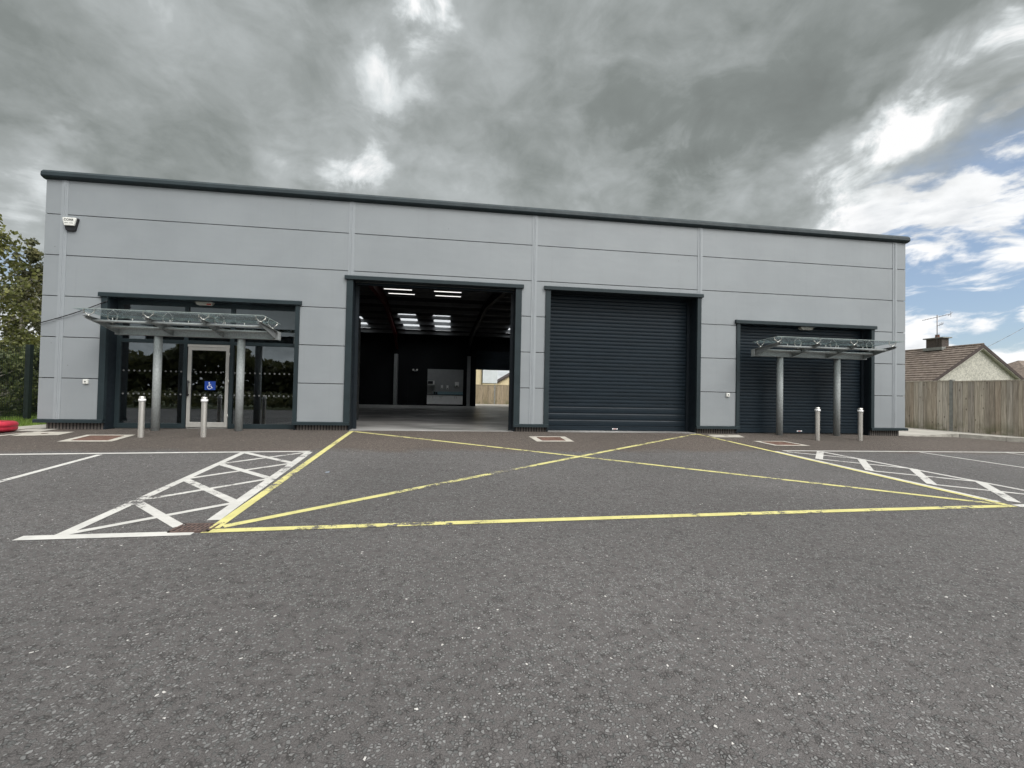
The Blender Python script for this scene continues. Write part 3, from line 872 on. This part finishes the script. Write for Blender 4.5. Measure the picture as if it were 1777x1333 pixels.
canopy(-6.30, 2.06, 1.90, 'steel and glass canopy on two posts before the glazed entrance')
canopy(10.58, 1.91, 2.08, 'steel and glass canopy on two posts before the right roller shutter')

# ------------------------------------------------------------------ bollards
def bollard0(x, y, label):
    z = gz(x, y); r = .056
    t = thing('bollard', (x, y, z), label, 'bollard', 'stainless bollards before the doors')
    MB().lathe([(r, -.02), (r, .795)], (x, y, z), 24).build('post', M['stainless'], t)
    MB().lathe([(r, .795), (r + .012, .795), (r + .012, .85), (r, .85)], (x, y, z), 24).build('reflective_band', M['reflective'], t)
    MB().lathe([(r, .85), (r, .895), (r - .010, .908), (0, .912)], (x, y, z), 24).build('cap', M['stainless'], t)
    return t
B0 = bollard0(-6.85, -1.27, 'stainless bollard left of the glass door')
for x, y, l in ((-5.60, -1.22, 'stainless bollard straight before the glass door'), (9.99, -1.12, 'stainless bollard before the middle of the right shutter'), (11.37, -1.08, 'rightmost stainless bollard, by the edge of the right shutter')):
    c = copy_tree(B0); c.location = (x, y, gz(x, y)); c['label'] = l

# red tyre planter at the left edge
t = thing('painted_tyre', (-10.50, -.52, gz(-10.3, -.5)), 'red painted tyre lying on the ground by the left kerb', 'tyre')
prof = [(.22, .03), (.40, .0), (.455, .03), (.47, .075), (.462, .085), (.462, .125), (.472, .135), (.468, .185), (.455, .195), (.45, .212), (.40, .23), (.28, .235), (.25, .225), (.25, .20), (.33, .18), (.35, .05)]
MB().lathe(prof, (-10.50, -.52, gz(-10.3, -.5) + .012), 40).build('tread_and_walls', M['red_plastic'], t)
MB().lathe([(0, .17), (.34, .17)], (-10.50, -.52, gz(-10.3, -.5)), 24).build('soil_fill', M['soil'], t)

# ------------------------------------------------------------------ things inside
def strip_light(x0, x1, y, label):
    z = roofz(y) - .34
    t = thing('strip_light', ((x0 + x1) / 2, y, z), label, 'ceiling light', 'strip lights under the roof')
    MB().box(x0, x1, y - .035, y + .035, z, z + .035).build('body', M['white_plastic'], t)
    MB().tube((x0 + .02, y, z - .012), (x1 - .02, y, z - .012), .012, seg=10).build('tube', M['lamp'], t)
    MB().box(x0 + .1, x0 + .11, y - .01, y + .01, z + .05, z + .12).box(x1 - .11, x1 - .1, y - .01, y + .01, z + .05, z + .12).build('hanger', M['purlin'], t)
strip_light(-3.05, -1.85, 7.0, 'lit strip light, nearer one of the left pair'); strip_light(-3.05, -1.85, 8.3, 'lit strip light, farther one of the left pair')
strip_light(-.95, .25, 7.0, 'lit strip light, nearer one of the right pair'); strip_light(-.95, .25, 8.3, 'lit strip light, farther one of the right pair')

K = thing('kitchen_unit', (-.62, 20.1, FLZ), 'run of white kitchen cupboards with a dark worktop against the rear wall', 'kitchen unit')
MB().box(-1.90, .66, 19.92, 20.40, FLZ + .12, .57).build('carcass', M['kitchen'], K)
MB().box(-1.90, .66, 19.98, 20.40, FLZ, FLZ + .118).build('kick_plate', M['dark'], K)
MB().box(-1.93, .69, 19.86, 20.43, .575, .615).build('worktop', M['black_plastic'], K)
dx = [-1.90, -1.42, -.90, -.38, .14, .66]
for i in range(5):
    d = MB().box(dx[i] + .004, dx[i + 1] - .004, 19.895, 19.918, FLZ + .125, .565).build('cupboard_door', M['kitchen'], K)
    hx = dx[i + 1] - .06 if i in (0, 1, 3) else dx[i] + .06
    MB().tube((hx, 19.88, .33), (hx, 19.88, .50), .008, seg=6).build('handle', M['iron'], d)
MB().box(-1.92, .68, 20.40, 20.437, .62, 2.46).build('wall_board', M['kitchen_wall'], K)
MB().box(-1.50, .67, 20.385, 20.399, .62, .83).build('splashback', M['tile_blue'], K)
t = thing('microwave', (-1.63, 20.2, 1.30), 'dark microwave with a pale frame on the wall shelf above the worktop', 'microwave')
MB().box(-1.88, -1.40, 20.0, 20.38, 1.33, 1.60).build('body', M['kitchen'], t); MB().box(-1.86, -1.50, 19.985, 19.999, 1.36, 1.57).build('door_window', M['black_plastic'], t)
tag(MB().box(-1.90, -1.36, 19.98, 20.39, 1.285, 1.315).build('wall_shelf', M['kitchen']), 'pale shelf under the microwave', 'shelf')
def dispenser(x, z, w, h, label, name, group):
    t = thing(name, (x, 20.35, z), label, 'dispenser', group)
    MB().prism([(x - w / 2, z), (x + w / 2, z), (x + w / 2 * .85, z - h), (x - w / 2 * .85, z - h)], 'y', 20.27, 20.385).build('cover', M['kitchen'], t, bevel=.01)
    MB().box(x - w * .22, x + w * .22, 20.262, 20.269, z - h * .95, z - h * .7).build('outlet', M['black_plastic'], t)
dispenser(-.86, 1.30, .16, .30, 'small white soap dispenser nearer the microwave', 'soap_dispenser', 'soap dispensers over the worktop')
dispenser(-.46, 1.29, .16, .30, 'small white soap dispenser nearer the towel box', 'soap_dispenser', 'soap dispensers over the worktop')
dispenser(.22, 1.55, .30, .37, 'large white paper towel dispenser on the kitchen wall', 'towel_dispenser', None)
t = thing('kettle', (-1.55, 20.15, .615), 'dark kettle at the left of the worktop', 'kettle')
MB().lathe([(.0, 0), (.08, 0), (.085, .03), (.06, .19), (.03, .21), (0, .215)], (-1.55, 20.15, .617), 14).build('body', M['galv_dark'], t)
MB().path([(-1.49, 20.15, .80), (-1.42, 20.15, .79), (-1.42, 20.15, .68), (-1.48, 20.15, .65)], .012, 6).build('handle', M['black_plastic'], t)
for x, l in ((-1.36, 'black canister on the worktop beside the kettle'), (-1.22, 'black canister on the worktop beside the blue tiles')):
    t = thing('canister', (x, 20.2, .617), l, 'canister', 'canisters on the worktop')
    MB().lathe([(0, 0), (.05, 0), (.05, .17)], (x, 20.2, .617), 12).build('jar', M['black_plastic'], t); MB().lathe([(.053, .171), (.053, .20), (0, .203)], (x, 20.2, .617), 12).build('lid', M['galv_dark'], t)
t = thing('emergency_light', (-2.8, 20.3, 2.33), 'twin spot emergency light on the dark rear wall', 'light fitting')
MB().box(-2.9, -2.7, 20.3, 20.43, 2.27, 2.35).build('body', M['inner_column'], t)
for s in (-.13, .13):
    MB().tube((-2.8 + s, 20.32, 2.38), (-2.8 + s, 20.2, 2.36), .055, .065, 12).build('spot', M['kitchen'], t)

# ------------------------------------------------------------------ timber fences
def board_fence(p, q, n, base, top, label, m, bw=.165, post_first=True):
    p = Vector((*p, 0)); q = Vector((*q, 0)); d = q - p; L = d.length; d.normalize(); nn = Vector((-d.y, d.x, 0))
    t = thing('timber_fence', (p.x, p.y, base(p.x, p.y)), label, 'fence')
    rnd = random.Random(3)
    def obox(b, s0, s1, o0, o1, za0, za1, zb0, zb1):
        P = []
        for s, z0, z1 in ((s0, za0, za1), (s1, zb0, zb1)):
            for o in (o0, o1):
                v = p + d * s + nn * o; P.append(((v.x, v.y, z0), (v.x, v.y, z1)))
        A, B_, C_, D_ = P
        for f in ((A[0], C_[0], C_[1], A[1]), (B_[0], B_[1], D_[1], D_[0]), (A[1], C_[1], D_[1], B_[1]), (A[0], B_[0], D_[0], C_[0]), (A[0], A[1], B_[1], B_[0]), (C_[0], D_[0], D_[1], C_[1])):
            pass
        i = len(b.v); b.v += [A[0], C_[0], D_[0], B_[0], A[1], C_[1], D_[1], B_[1]]
        for f in ((0, 3, 2, 1), (4, 5, 6, 7), (0, 1, 5, 4), (1, 2, 6, 5), (2, 3, 7, 6), (3, 0, 4, 7)):
            b.f.append(tuple(i + k for k in f)); b.sm.append(False); b.mi.append(0)
    step = L / n
    for i in range(n + 1):
        v = p + d * (i * step); b = MB()
        zb = base(v.x, v.y)
        obox(b, i * step - .055, i * step + .055, -.055, .055, zb - .1, top + .035, zb - .1, top + .035)
        b.build('concrete_post', M['post_concrete'], t)
    for i in range(n):
        b = MB(); s = i * step + .057
        dz = rnd.uniform(-.02, .02)
        while s < (i + 1) * step - .06:
            w = min(bw * rnd.uniform(.8, 1.2), (i + 1) * step - .057 - s)
            v = p + d * s; zb = base(v.x, v.y)
            o = rnd.uniform(-.007, .007)
            obox(b, s, s + w - .012, -.035 + o, -.018 + o, zb + .03 + rnd.uniform(-.015, .015), top - .04 + dz + rnd.uniform(-.008, .006), zb + .03, top - .04 + dz)
            obox(b, s + w - .03, s + w + .02, -.017 + o, -.005 + o, zb + .04, top - .05 + dz, zb + .04, top - .05 + dz)
            s += w
        b.build('board_panel', m, t)
        b = MB()
        obox(b, i * step + .057, (i + 1) * step - .057, -.05, .03, top - .04 + dz, top + .0 + dz, top - .04 + dz, top + .0 + dz)
        b.build('capping_rail', m, t)
        for zr in (.25, .95, 1.5):
            b = MB(); obox(b, i * step + .057, (i + 1) * step - .057, .0, .045, zr - .3, zr - .21, zr - .3, zr - .21)
            b.build('fence_rail', m, t)
    return t
fb = lambda x, y: -.30
board_fence((18.4, 25.15), (18.4, -9.65), 12, fb, 1.64, 'tall weathered timber fence running along the right side', M['timber'])
board_fence((-8.0, 27.0), (18.2, 27.0), 9, lambda x, y: -.26, 1.50, 'timber fence seen through the open rear doorway', M['timber_back'])

# ------------------------------------------------------------------ houses beyond the fence
def bungalow(xl, xr, xp, ye, ya, yb, zl, zr, zp):
    t = thing('bungalow', (xp, ya, -.4), 'pebbledashed bungalow with brown tiled roof beyond the right fence', 'house')
    oh = .22
    w = MB()
    w.prism([(xl + .35, -.4), (xr - .35, -.4), (xr - .35, zr + .1), (xp, zp - .17), (xl + .35, zl + .1)], 'y', ya, yb)
    w.build('wall', M['pebble'], t)
    r = MB()
    for (xe, ze) in ((xl, zl), (xr, zr)):
        n = 15
        for k in range(n):
            a = k / n; c = (k + 1) / n
            x0, z0 = xp + (xe - xp) * a, zp + (ze - zp) * a
            x1, z1 = xp + (xe - xp) * c, zp + (ze - zp) * c
            lift = .055
            pts = [(x0, z0), (x1, z1 + lift), (x1, z1), (x0, z0 - .03)]
            r.prism(pts if xe > xp else pts[::-1], 'y', ya - oh, yb + oh)
    RF_ = r.build('roof', M['roof_tile'], t)
    b = MB(); b.tube((xp, ya - oh, zp + .02), (xp, yb + oh, zp + .02), .09, seg=10); b.build('ridge_tiles', M['roof_tile'], RF_)
    for (xe, ze) in ((xl, zl), (xr, zr)):
        b = MB()
        b.prism([(xp, zp + .03), (xe, ze + .05), (xe, ze - .17), (xp, zp - .22)], 'y', ya - oh - .03, ya - oh)
        b.build('bargeboard', M['barge'], RF_)
        b = MB(); b.prism([(xp, zp - .20), (xe, ze - .15), (xe, ze - .22), (xp, zp - .28)], 'y', ya - oh, ya - .01)
        b.build('soffit', M['pebble'], RF_)
    c = MB().box(xp - .30, xp + .30, 15.62, 16.70, zp - .5, 5.52).build('chimney', M['chimney'], RF_)
    MB().box(xp - .40, xp + .40, 15.46, 16.86, 5.52, 5.60).build('capping', M['post_concrete'], RF_)
    MB().lathe([(.14, 0), (.12, .22), (.14, .24), (.0, .24)], (xp, 16.15, 5.60), 14).build('chimney_pot', M['pot'], RF_)
    MB().box(xp - .45, xp + .45, 15.5, 16.82, zp - .16, zp + .06).build('lead_flashing', M['post_concrete'], RF_)
    MB().tube((32.72, ya - .02, -.4), (32.72, ya - .02, 2.7), .03, seg=8).build('rainwater_pipe', M['pebble'], t)
    return t
bungalow(31.75, 39.75, 35.92, 0, 13.5, 27.0, 2.10, 2.13, 4.80)
t = thing('tv_aerial', (35.92, 15.92, 5.3), 'tall thin television aerial fixed to the bungalow chimney', 'aerial')
MB().tube((35.6, 15.92, 5.0), (35.6, 15.92, 7.28), .028, seg=8).build('mast', M['aerial'], t)
b = MB().tube((35.6, 16.95, 7.03), (35.6, 14.98, 7.20), .016, seg=6)
for k in range(9):
    y = 16.85 - k * .2; z = 7.03 + (16.95 - y) * .086
    b.tube((35.6 - .13, y, z), (35.6 + .13, y, z), .007, seg=5)
b.tube((35.6, 15.02, 6.98), (35.6, 15.02, 7.40), .012, seg=5); b.tube((35.45, 15.1, 7.05), (35.75, 15.0, 7.35), .012, seg=5)
b.build('yagi_head', M['aerial'], t)
b = MB().tube((35.6, 15.92, 6.45), (35.6, 15.5, 6.58), .016, seg=6)
for k in range(3): b.tube((35.6, 15.75 - k * .1, 6.42 + k * .03), (35.6, 15.72 - k * .1, 6.66 + k * .03), .010, seg=5)
b.build('small_antenna', M['aerial'], t)

def hip_house(x0, x1, y0, y1, zw, zr, label, wm, rm):
    t = thing('house', ((x0 + x1) / 2, y0, -.4), label, 'house')
    MB().box(x0, x1, y0, y1, -.4, zw).build('wall', wm, t)
    h = (y1 - y0) / 2; o = .3
    A = [(x0 - o, y0 - o, zw), (x1 + o, y0 - o, zw), (x1 + o, y1 + o, zw), (x0 - o, y1 + o, zw)]
    r0 = (x0 + h, (y0 + y1) / 2, zr); r1 = (x1 - h, (y0 + y1) / 2, zr)
    b = MB(); b.face([A[0], A[1], r1, r0]); b.face([A[1], A[2], r1]); b.face([A[2], A[3], r0, r1]); b.face([A[3], A[0], r0]); b.face(A[::-1])
    b.build('roof', rm, t)
hip_house(50.6, 64, 19.5, 28, 2.2, 5.0, 'house with a dark hipped roof at the far right edge', M['pebble'], M['roof_tile'])

def rear_gable(xl, xr, xp, y, ze, zp, zb, label, wm):
    t = thing('house', ((xl + xr) / 2, y, -.4), label, 'house', 'cream houses behind the rear fence')
    MB().prism([(xl, -.4), (xr, -.4), (xr, zb), (xp, zp), (xl, ze)], 'y', y, y + 9).build('wall', wm, t)
    b = MB()
    b.prism([(xp, zp + .22), (xl - .35, ze + .02), (xl - .35, ze - .20), (xp, zp)], 'y', y - .25, y + 9)
    b.prism([(xp, zp + .22), (xr + .35, zb + .02), (xr + .35, zb - .20), (xp, zp)][::-1], 'y', y - .25, y + 9)
    b.build('roof', M['barge'], t)
    return t
rear_gable(5.55, 12.4, 8.95, 44, 1.98, 4.05, 2.0, 'cream rendered house with a dark gable roof behind the rear fence', M['cream'])
t = thing('house', (1.0, 42, -.4), 'cream house with a pale grey end wall behind the rear fence', 'house', 'cream houses behind the rear fence')
MB().box(-6.5, 3.42, 42, 50, -.4, 6.0).build('wall', M['cream'], t)
MB().box(3.5, 5.32, 41.6, 50, 1.95, 6.0).build('grey_wing', M['pale_panel'], t)
MB().box(3.5, 5.32, 41.7, 50, -.4, 1.94).build('lower_wall', M['cream'], t)
MB().prism([(-6.9, 5.95), (5.7, 5.95), (5.7, 6.1), (-.7, 8.6), (-6.9, 6.1)], 'y', 41.3, 50.4).build('roof', M['barge'], t)
MB().tube((3.44, 41.9, -.4), (3.44, 41.9, 6), .05, seg=8).build('rainwater_pipe', M['barge'], t)
b = MB()
P0 = Vector((36.4, 13.6, 4.55)); P1 = Vector((46.0, 13.6, 9.8))
b.path([P0.lerp(P1, k / 10) - Vector((0, 0, .25 * math.sin(math.pi * k / 10))) for k in range(11)], .012, 5)
tag(b.build('overhead_wire', M['aerial']), 'thin overhead wire rising from the bungalow gable', 'wire')

# ------------------------------------------------------------------ green mesh fence, trees and shrubs on the left
t = thing('mesh_fence', (-12.80, 3.1, -.38), 'dark green weld mesh fence with a square post before the trees', 'fence')
for y in (-1.9, .6, 3.1, 5.6, 8.1, 10.6):
    MB().box(-12.86, -12.74, y - .06, y + .06, -.5, 2.03).build('fence_post', M['mesh_green'], t)
for ya in (-1.9, .6, 3.1, 5.6, 8.1):
    b = MB(); y = ya + .06
    while y < ya + 2.44:
        b.box(-12.803, -12.797, y, y + .006, -.36, 1.98); y += .05
    for k in range(12):
        z = -.3 + k * .2; b.box(-12.809, -12.803, ya + .06, ya + 2.44, z, z + .006)
    b.build('wire_panel', M['mesh_green'], t)

def add_leaf(b, c, s, rnd):
    n = Vector((rnd.gauss(0, 1), rnd.gauss(0, 1), rnd.gauss(.5, 1)))
    if n.length < 1e-3: n = Vector((0, 0, 1))
    n.normalize(); a = n.orthogonal().normalized(); q = Matrix.Rotation(rnd.uniform(0, 6.28), 3, n) @ a
    e = n.cross(q); l = s * rnd.uniform(.7, 1.3); w = l * .36
    b.face([c - q * l * .5, c + e * w - q * l * .05 + n * l * .06, c + q * l * .55, c - e * w - q * l * .05 + n * l * .06])

def tree(name, x, y, h, rad, crown_lo, nlimb, nleaf, leaf, label, m, seed, spire=.5, cat='tree', group='trees behind the left fence', z0=-.4, trunk_r=.09):
    rnd = random.Random(seed)
    t = thing(name, (x, y, z0), label, cat, group)
    tr = MB(); cr = MB()
    pts = [Vector((x, y, z0 - .1))]
    n = 9
    lean = Vector((rnd.uniform(-.04, .04), rnd.uniform(-.04, .04), 0))
    for k in range(1, n + 1):
        pts.append(Vector((x, y, z0 + h * .93 * k / n)) + lean * (h * k / n) + Vector((rnd.gauss(0, .05), rnd.gauss(0, .05), 0)))
    for k in range(n):
        tr.tube(pts[k], pts[k + 1], trunk_r * (1 - k / n) + .012, trunk_r * (1 - (k + 1) / n) + .012, 8, cap=False)
    per = nleaf // nlimb
    for i in range(nlimb):
        q = crown_lo + (1 - crown_lo) * (i + rnd.random()) / nlimb
        base = pts[min(n, int(q * n * .92))].lerp(pts[min(n, int(q * n * .92) + 1)], rnd.random())
        a = rnd.uniform(0, 6.283)
        prof = math.sin(math.pi * min(1, max(.05, (q - crown_lo * .7) / (1.02 - crown_lo * .7))) ** .8) ** .7
        L = rad * prof * rnd.uniform(.55, 1.15) + .15
        up = rnd.uniform(.25, .8) + spire * q
        d = Vector((math.cos(a), math.sin(a), up)).normalized()
        tip = base + d * L
        midp = base + d * L * .55 + Vector((0, 0, -.06 * L))
        tr.tube(base, midp, .022 + .012 * L, .014, 6, cap=False); tr.tube(midp, tip, .014, .004, 5, cap=False)
        twigs = []
        for k in range(5):
            s0 = base.lerp(tip, rnd.uniform(.3, 1))
            e = s0 + (d + Vector((rnd.gauss(0, .7), rnd.gauss(0, .7), rnd.gauss(.25, .5)))).normalized() * L * rnd.uniform(.2, .5)
            tr.tube(s0, e, .007, .003, 4, cap=False); twigs.append((s0, e))
        for k in range(per):
            s0, e = twigs[rnd.randrange(5)] if rnd.random() < .8 else (midp, tip)
            c = s0.lerp(e, rnd.random() ** .7) + Vector((rnd.gauss(0, .09), rnd.gauss(0, .09), rnd.gauss(0, .08)))
            add_leaf(cr, c, leaf, rnd)
    tr.build('trunk', M['bark'], t); cr.build('crown', m, t)
    return t
tree('tree', -17.1, 5.8, 8.1, 1.9, .26, 52, 5200, .14, 'tallest leafy tree at the left edge of the picture', M['leaf'], 11)
tree('tree', -18.3, 9.2, 7.7, 1.35, .25, 40, 3000, .15, 'slim spiky tree with a pale bare trunk beside the unit', M['leaf_dark'], 12, spire=1.2)
tree('tree', -19.8, 11.5, 6.9, 1.9, .30, 40, 3000, .16, 'bushy olive tree between the tallest tree and the slim tree', M['leaf'], 23)
tree('tree', -15.9, 6.6, 3.3, 1.2, .08, 34, 2600, .12, 'low olive green tree just behind the mesh fence', M['leaf'], 31)
for i, (x, y, h, r, l) in enumerate(((-14.6, 4.1, 2.3, 1.1, 'dense green shrub behind the mesh fence, nearest the camera'), (-15.0, 6.2, 2.5, 1.3, 'dense green shrub behind the fence post'), (-16.6, 8.6, 2.7, 1.5, 'dense green shrub farther back beside the unit'), (-16.2, 3.4, 2.6, 1.2, 'dense green shrub at the left edge of the picture'))):
    tree('shrub', x, y, h, r, .03, 40, 6500, .11, l, M['leaf_hedge'], 41 + i, spire=.2, cat='shrub', group='shrubs behind the left fence', trunk_r=.03)
# far hedge line closing the view below the crowns
def foliage_mass(name, boxes, n, leaf, m, seed, hf):
    rnd = random.Random(seed); b = MB()
    for k in range(n):
        x0, x1, y0, y1 = boxes[rnd.randrange(len(boxes))]
        x = rnd.uniform(x0, x1); y = rnd.uniform(y0, y1)
        top = hf(x, y)
        c = Vector((x, y, -1.0 + (top + 1.0) * rnd.random() ** .6))
        add_leaf(b, c, leaf, rnd)
    return tag(b.build(name, m), kind='stuff')
def hh(x, y): return 1.1 + .9 * mnoise.noise(Vector((x * .25, y * .25, 3))) + .9 * mnoise.noise(Vector((x, y, 9)))
foliage_mass('far_hedge', [(-34, -19, 14, 19), (-34, -22, 8, 14)], 5200, .26, M['leaf_dark'], 5, hh)
def hb(x, y): return .1 + .5 * mnoise.noise(Vector((x * .3, y * .3, 5)))
foliage_mass('hedge_belt', [(-90, 60, -35, -27.2)], 16000, .5, M['leaf_dark'], 8, hb)
def ht(x, y): return 5.3 + 3.6 * mnoise.noise(Vector((x * .10, 1.3, 3))) + 1.4 * mnoise.noise(Vector((x * .45, y * .3, 7))) + .5 * mnoise.noise(Vector((x * 1.4, y, 2)))
foliage_mass('tree_belt', [(-90, 60, -62, -55)], 26000, 1.0, M['leaf_dark'], 6, ht)
b = MB(); rnd = random.Random(9)
for k in range(16000):
    x = rnd.uniform(-17, -10.95); y = rnd.uniform(.2, 6.5) if x < -11.2 else rnd.uniform(.9, 8)
    if y < .35 - (x + 10.95) * .1: pass
    z = gz(x, 0) + .01; h = rnd.uniform(.04, .11); a = rnd.uniform(0, 6.28); w = .008
    l = Vector((rnd.gauss(0, .03), rnd.gauss(0, .03), h))
    dx, dy = w * math.cos(a), w * math.sin(a)
    b.face([(x - dx, y - dy, z), (x + dx, y + dy, z), (x + l.x, y + l.y, z + h)])
b.face([(-30, .25, gz(-14, 0) + .008), (-10.95, .38, gz(-11, 0) + .008), (-10.95, 26, -.24), (-30, 26, -.26)])
tag(b.build('grass', M['grass']), kind='stuff')

# ------------------------------------------------------------------ sky: Nishita behind broken cloud
SUN = Vector((.45, -.66, .72)).normalized()
W = bpy.data.worlds.new('World'); sc.world = W; W.use_nodes = True
nt = NT(W.node_tree)
bg = nt.n['Background']; bg.inputs['Strength'].default_value = .1
sky = nt.new('ShaderNodeTexSky', sky_type='NISHITA'); sky.sun_disc = False
sky.sun_elevation = math.asin(SUN.z); sky.sun_rotation = math.atan2(SUN.x, SUN.y)
sky.air_density = 1.0; sky.dust_density = .6; sky.ozone_density = 1.5
d0 = nt.vmath('NORMALIZE', nt.new('ShaderNodeTexCoord').outputs['Generated'])
sp = nt.new('ShaderNodeSeparateXYZ'); nt.link(d0, sp.inputs[0])
inv = nt.math('DIVIDE', 1.0, nt.math('ADD', nt.math('MAXIMUM', sp.outputs[2], 0.0), .22))
pl = nt.vmath('ADD', nt.vmath('SCALE', nt.vmath('MULTIPLY', d0, (1, 1, .4)), nt.math('DIVIDE', 1.0, nt.math('ADD', nt.math('MAXIMUM', sp.outputs[2], 0.0), .62))), nt.vmath('MULTIPLY', d0, (.35, .35, 1.15)))                                   # cloud layer seen in perspective
wn = nt.vmath('SUBTRACT', nt.noise(pl, 2.2, 6, .6, 0, True), (.5, .5, .5))
dw = nt.vmath('NORMALIZE', nt.vmath('ADD', d0, nt.vmath('SCALE', wn, .34)))
n1 = nt.noise(nt.vmath('ADD', pl, nt.vmath('SCALE', wn, .30)), 2.6, 10, .52, .2)
n2 = nt.noise(pl, 8.0, 9, .56, .5)
v = nt.math('ADD', nt.math('MULTIPLY', nt.math('SUBTRACT', n1, .5), 1.0), nt.math('MULTIPLY', nt.math('SUBTRACT', n2, .5), .60))
BL = [((-.100, .756, .646), .044, .30), ((-.114, .798, .591), .055, .20), ((-.150, .830, .532), .055, .16), ((.587, .585, .560), .037, .10), ((-.206, .763, .613), .06, -.14),
      ((.153, .757, .635), .13, -.09), ((-.177, .886, .429), .045, .24), ((-.613, .715, .335), .05, .20), ((-.569, .746, .347), .04, .14), ((-.262, .884, .387), .09, .14),
      ((.508, .716, .478), .10, -.16), ((.592, .633, .499), .06, -.10), ((.687, .507, .520), .07, -.15), ((-.502, .764, .405), .10, -.10), ((-.606, .678, .416), .07, -.08),
      ((.698, .536, .474), .05, .56), ((.737, .492, .463), .035, .34), ((.646, .633, .427), .045, .28), ((.736, .598, .318), .07, .22), ((.610, .699, .373), .055, .16),
      ((.457, .799, .390), .055, .14), ((.296, .848, .440), .05, .18), ((.371, .821, .433), .08, -.18), ((.745, .542, .389), .05, -.05), ((.113, .828, .550), .06, .08),
      ((-.042, .870, .491), .08, .02), ((.699, .661, .273), .06, .22), ((.363, .737, .571), .09, -.10), ((.02, .80, .60), .07, .06)]
acc = 0.0
for c, r, a in BL:
    q = nt.vmath('DOT_PRODUCT', dw, Vector(c).normalized()[:])
    acc = nt.math('ADD', acc, nt.mapr(q, math.cos(r * 2.0), math.cos(r * .2), 0, a))
v = nt.math('ADD', v, nt.math('MULTIPLY', acc, nt.mapr(nt.noise(pl, 5.5, 7, .58, .6), .34, .62, .25, 1.3)))
v = nt.math('ADD', v, nt.mapr(sp.outputs[2], .17, .02, 0, .42))
ramp = nt.new('ShaderNodeValToRGB')
el = ramp.color_ramp.elements
el[0].position = 0.0; el[0].color = (.200, .219, .212, 1); el[1].position = 1.0; el[1].color = (1.0, 1.0, 1.0, 1)
for p_, c_ in ((.26, (.240, .264, .256)), (.46, (.335, .362, .358)), (.66, (.455, .487, .49)), (.84, (.72, .76, .77))):
    e = el.new(p_); e.color = (*c_, 1)
nt.link(nt.math('ADD', v, .50, clamp=True), ramp.inputs[0])
cloud = ramp.outputs[0]
# blue breaks low on the right and the left
qb = nt.vmath('DOT_PRODUCT', dw, Vector((.835, .54, .13)).normalized()[:])
ql = nt.vmath('DOT_PRODUCT', dw, Vector((-.69, .70, .185)).normalized()[:])
reg = nt.math('MAXIMUM', nt.mapr(qb, math.cos(.30), math.cos(.17)), nt.mapr(ql, math.cos(.13), math.cos(.05), 0, .55))
st = nt.vmath('MULTIPLY', nt.vmath('ADD', d0, nt.vmath('SCALE', wn, .05)), (1.0, 1.0, 3.0))
nb = nt.noise(st, 6.0, 9, .55, .3)
cov = nt.mapr(nb, .425, .52)
shade = nt.mix(nt.mapr(nt.noise(nt.vmath('ADD', st, (0, 0, .09)), 6.0, 6, .55, .3), .45, .68), (1.02, 1.03, 1.04), (.70, .73, .76))
skyc = nt.mix(.30, nt.mix(1, sky.outputs[0], (.115, .118, .125), 'MULTIPLY'), (.55, .66, .80))
blue = nt.mix(cov, skyc, shade)
lower = nt.mapr(sp.outputs[2], .0, .10, .35, 0)
blue = nt.mix(lower, blue, (.95, .97, 1.0))
col = nt.mix(reg, cloud, blue)
# sky glow added out of view as light: overhead and round the hidden sun
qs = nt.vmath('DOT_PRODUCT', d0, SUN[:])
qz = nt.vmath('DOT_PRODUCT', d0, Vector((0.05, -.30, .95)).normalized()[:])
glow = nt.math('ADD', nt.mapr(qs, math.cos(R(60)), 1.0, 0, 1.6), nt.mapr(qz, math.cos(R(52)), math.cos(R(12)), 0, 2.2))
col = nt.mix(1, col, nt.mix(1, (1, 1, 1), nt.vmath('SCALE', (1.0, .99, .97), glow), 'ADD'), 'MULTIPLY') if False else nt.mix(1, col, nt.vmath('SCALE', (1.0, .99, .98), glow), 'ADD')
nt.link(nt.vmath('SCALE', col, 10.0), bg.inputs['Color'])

L = bpy.data.lights.new('sun', 'SUN'); L.energy = 1.3; L.angle = R(22); L.color = (1, .965, .91)
lo = bpy.data.objects.new('sun', L); COL.objects.link(lo)
lo.rotation_euler = SUN.to_track_quat('Z', 'Y').to_euler(); lo.location = SUN * 60

# ------------------------------------------------------------------ camera
cam = bpy.data.cameras.new('camera'); co = bpy.data.objects.new('camera', cam); COL.objects.link(co)
cam.sensor_width = 36; cam.lens = 755 / 1777 * 36; cam.clip_end = 5000; cam.clip_start = .05
r_ = Vector((0.99093766, -0.13279999, 0.02016721)); u_ = Vector((-0.02252621, -0.01628505, 0.99961361)); f_ = Vector((0.13242026, 0.99100906, 0.01912894))
mw = Matrix.Identity(4)
for i in range(3):
    mw[i][0] = r_[i]; mw[i][1] = u_[i]; mw[i][2] = -f_[i]
mw[0][3], mw[1][3], mw[2][3] = 0.0, -11.94020804, 0.87110244
co.matrix_world = mw
sc.camera = co
vs = sc.view_settings
vs.view_transform = 'Standard'; vs.look = 'None'; vs.exposure = 0.0; vs.gamma = 1.0; vs.use_curve_mapping = False
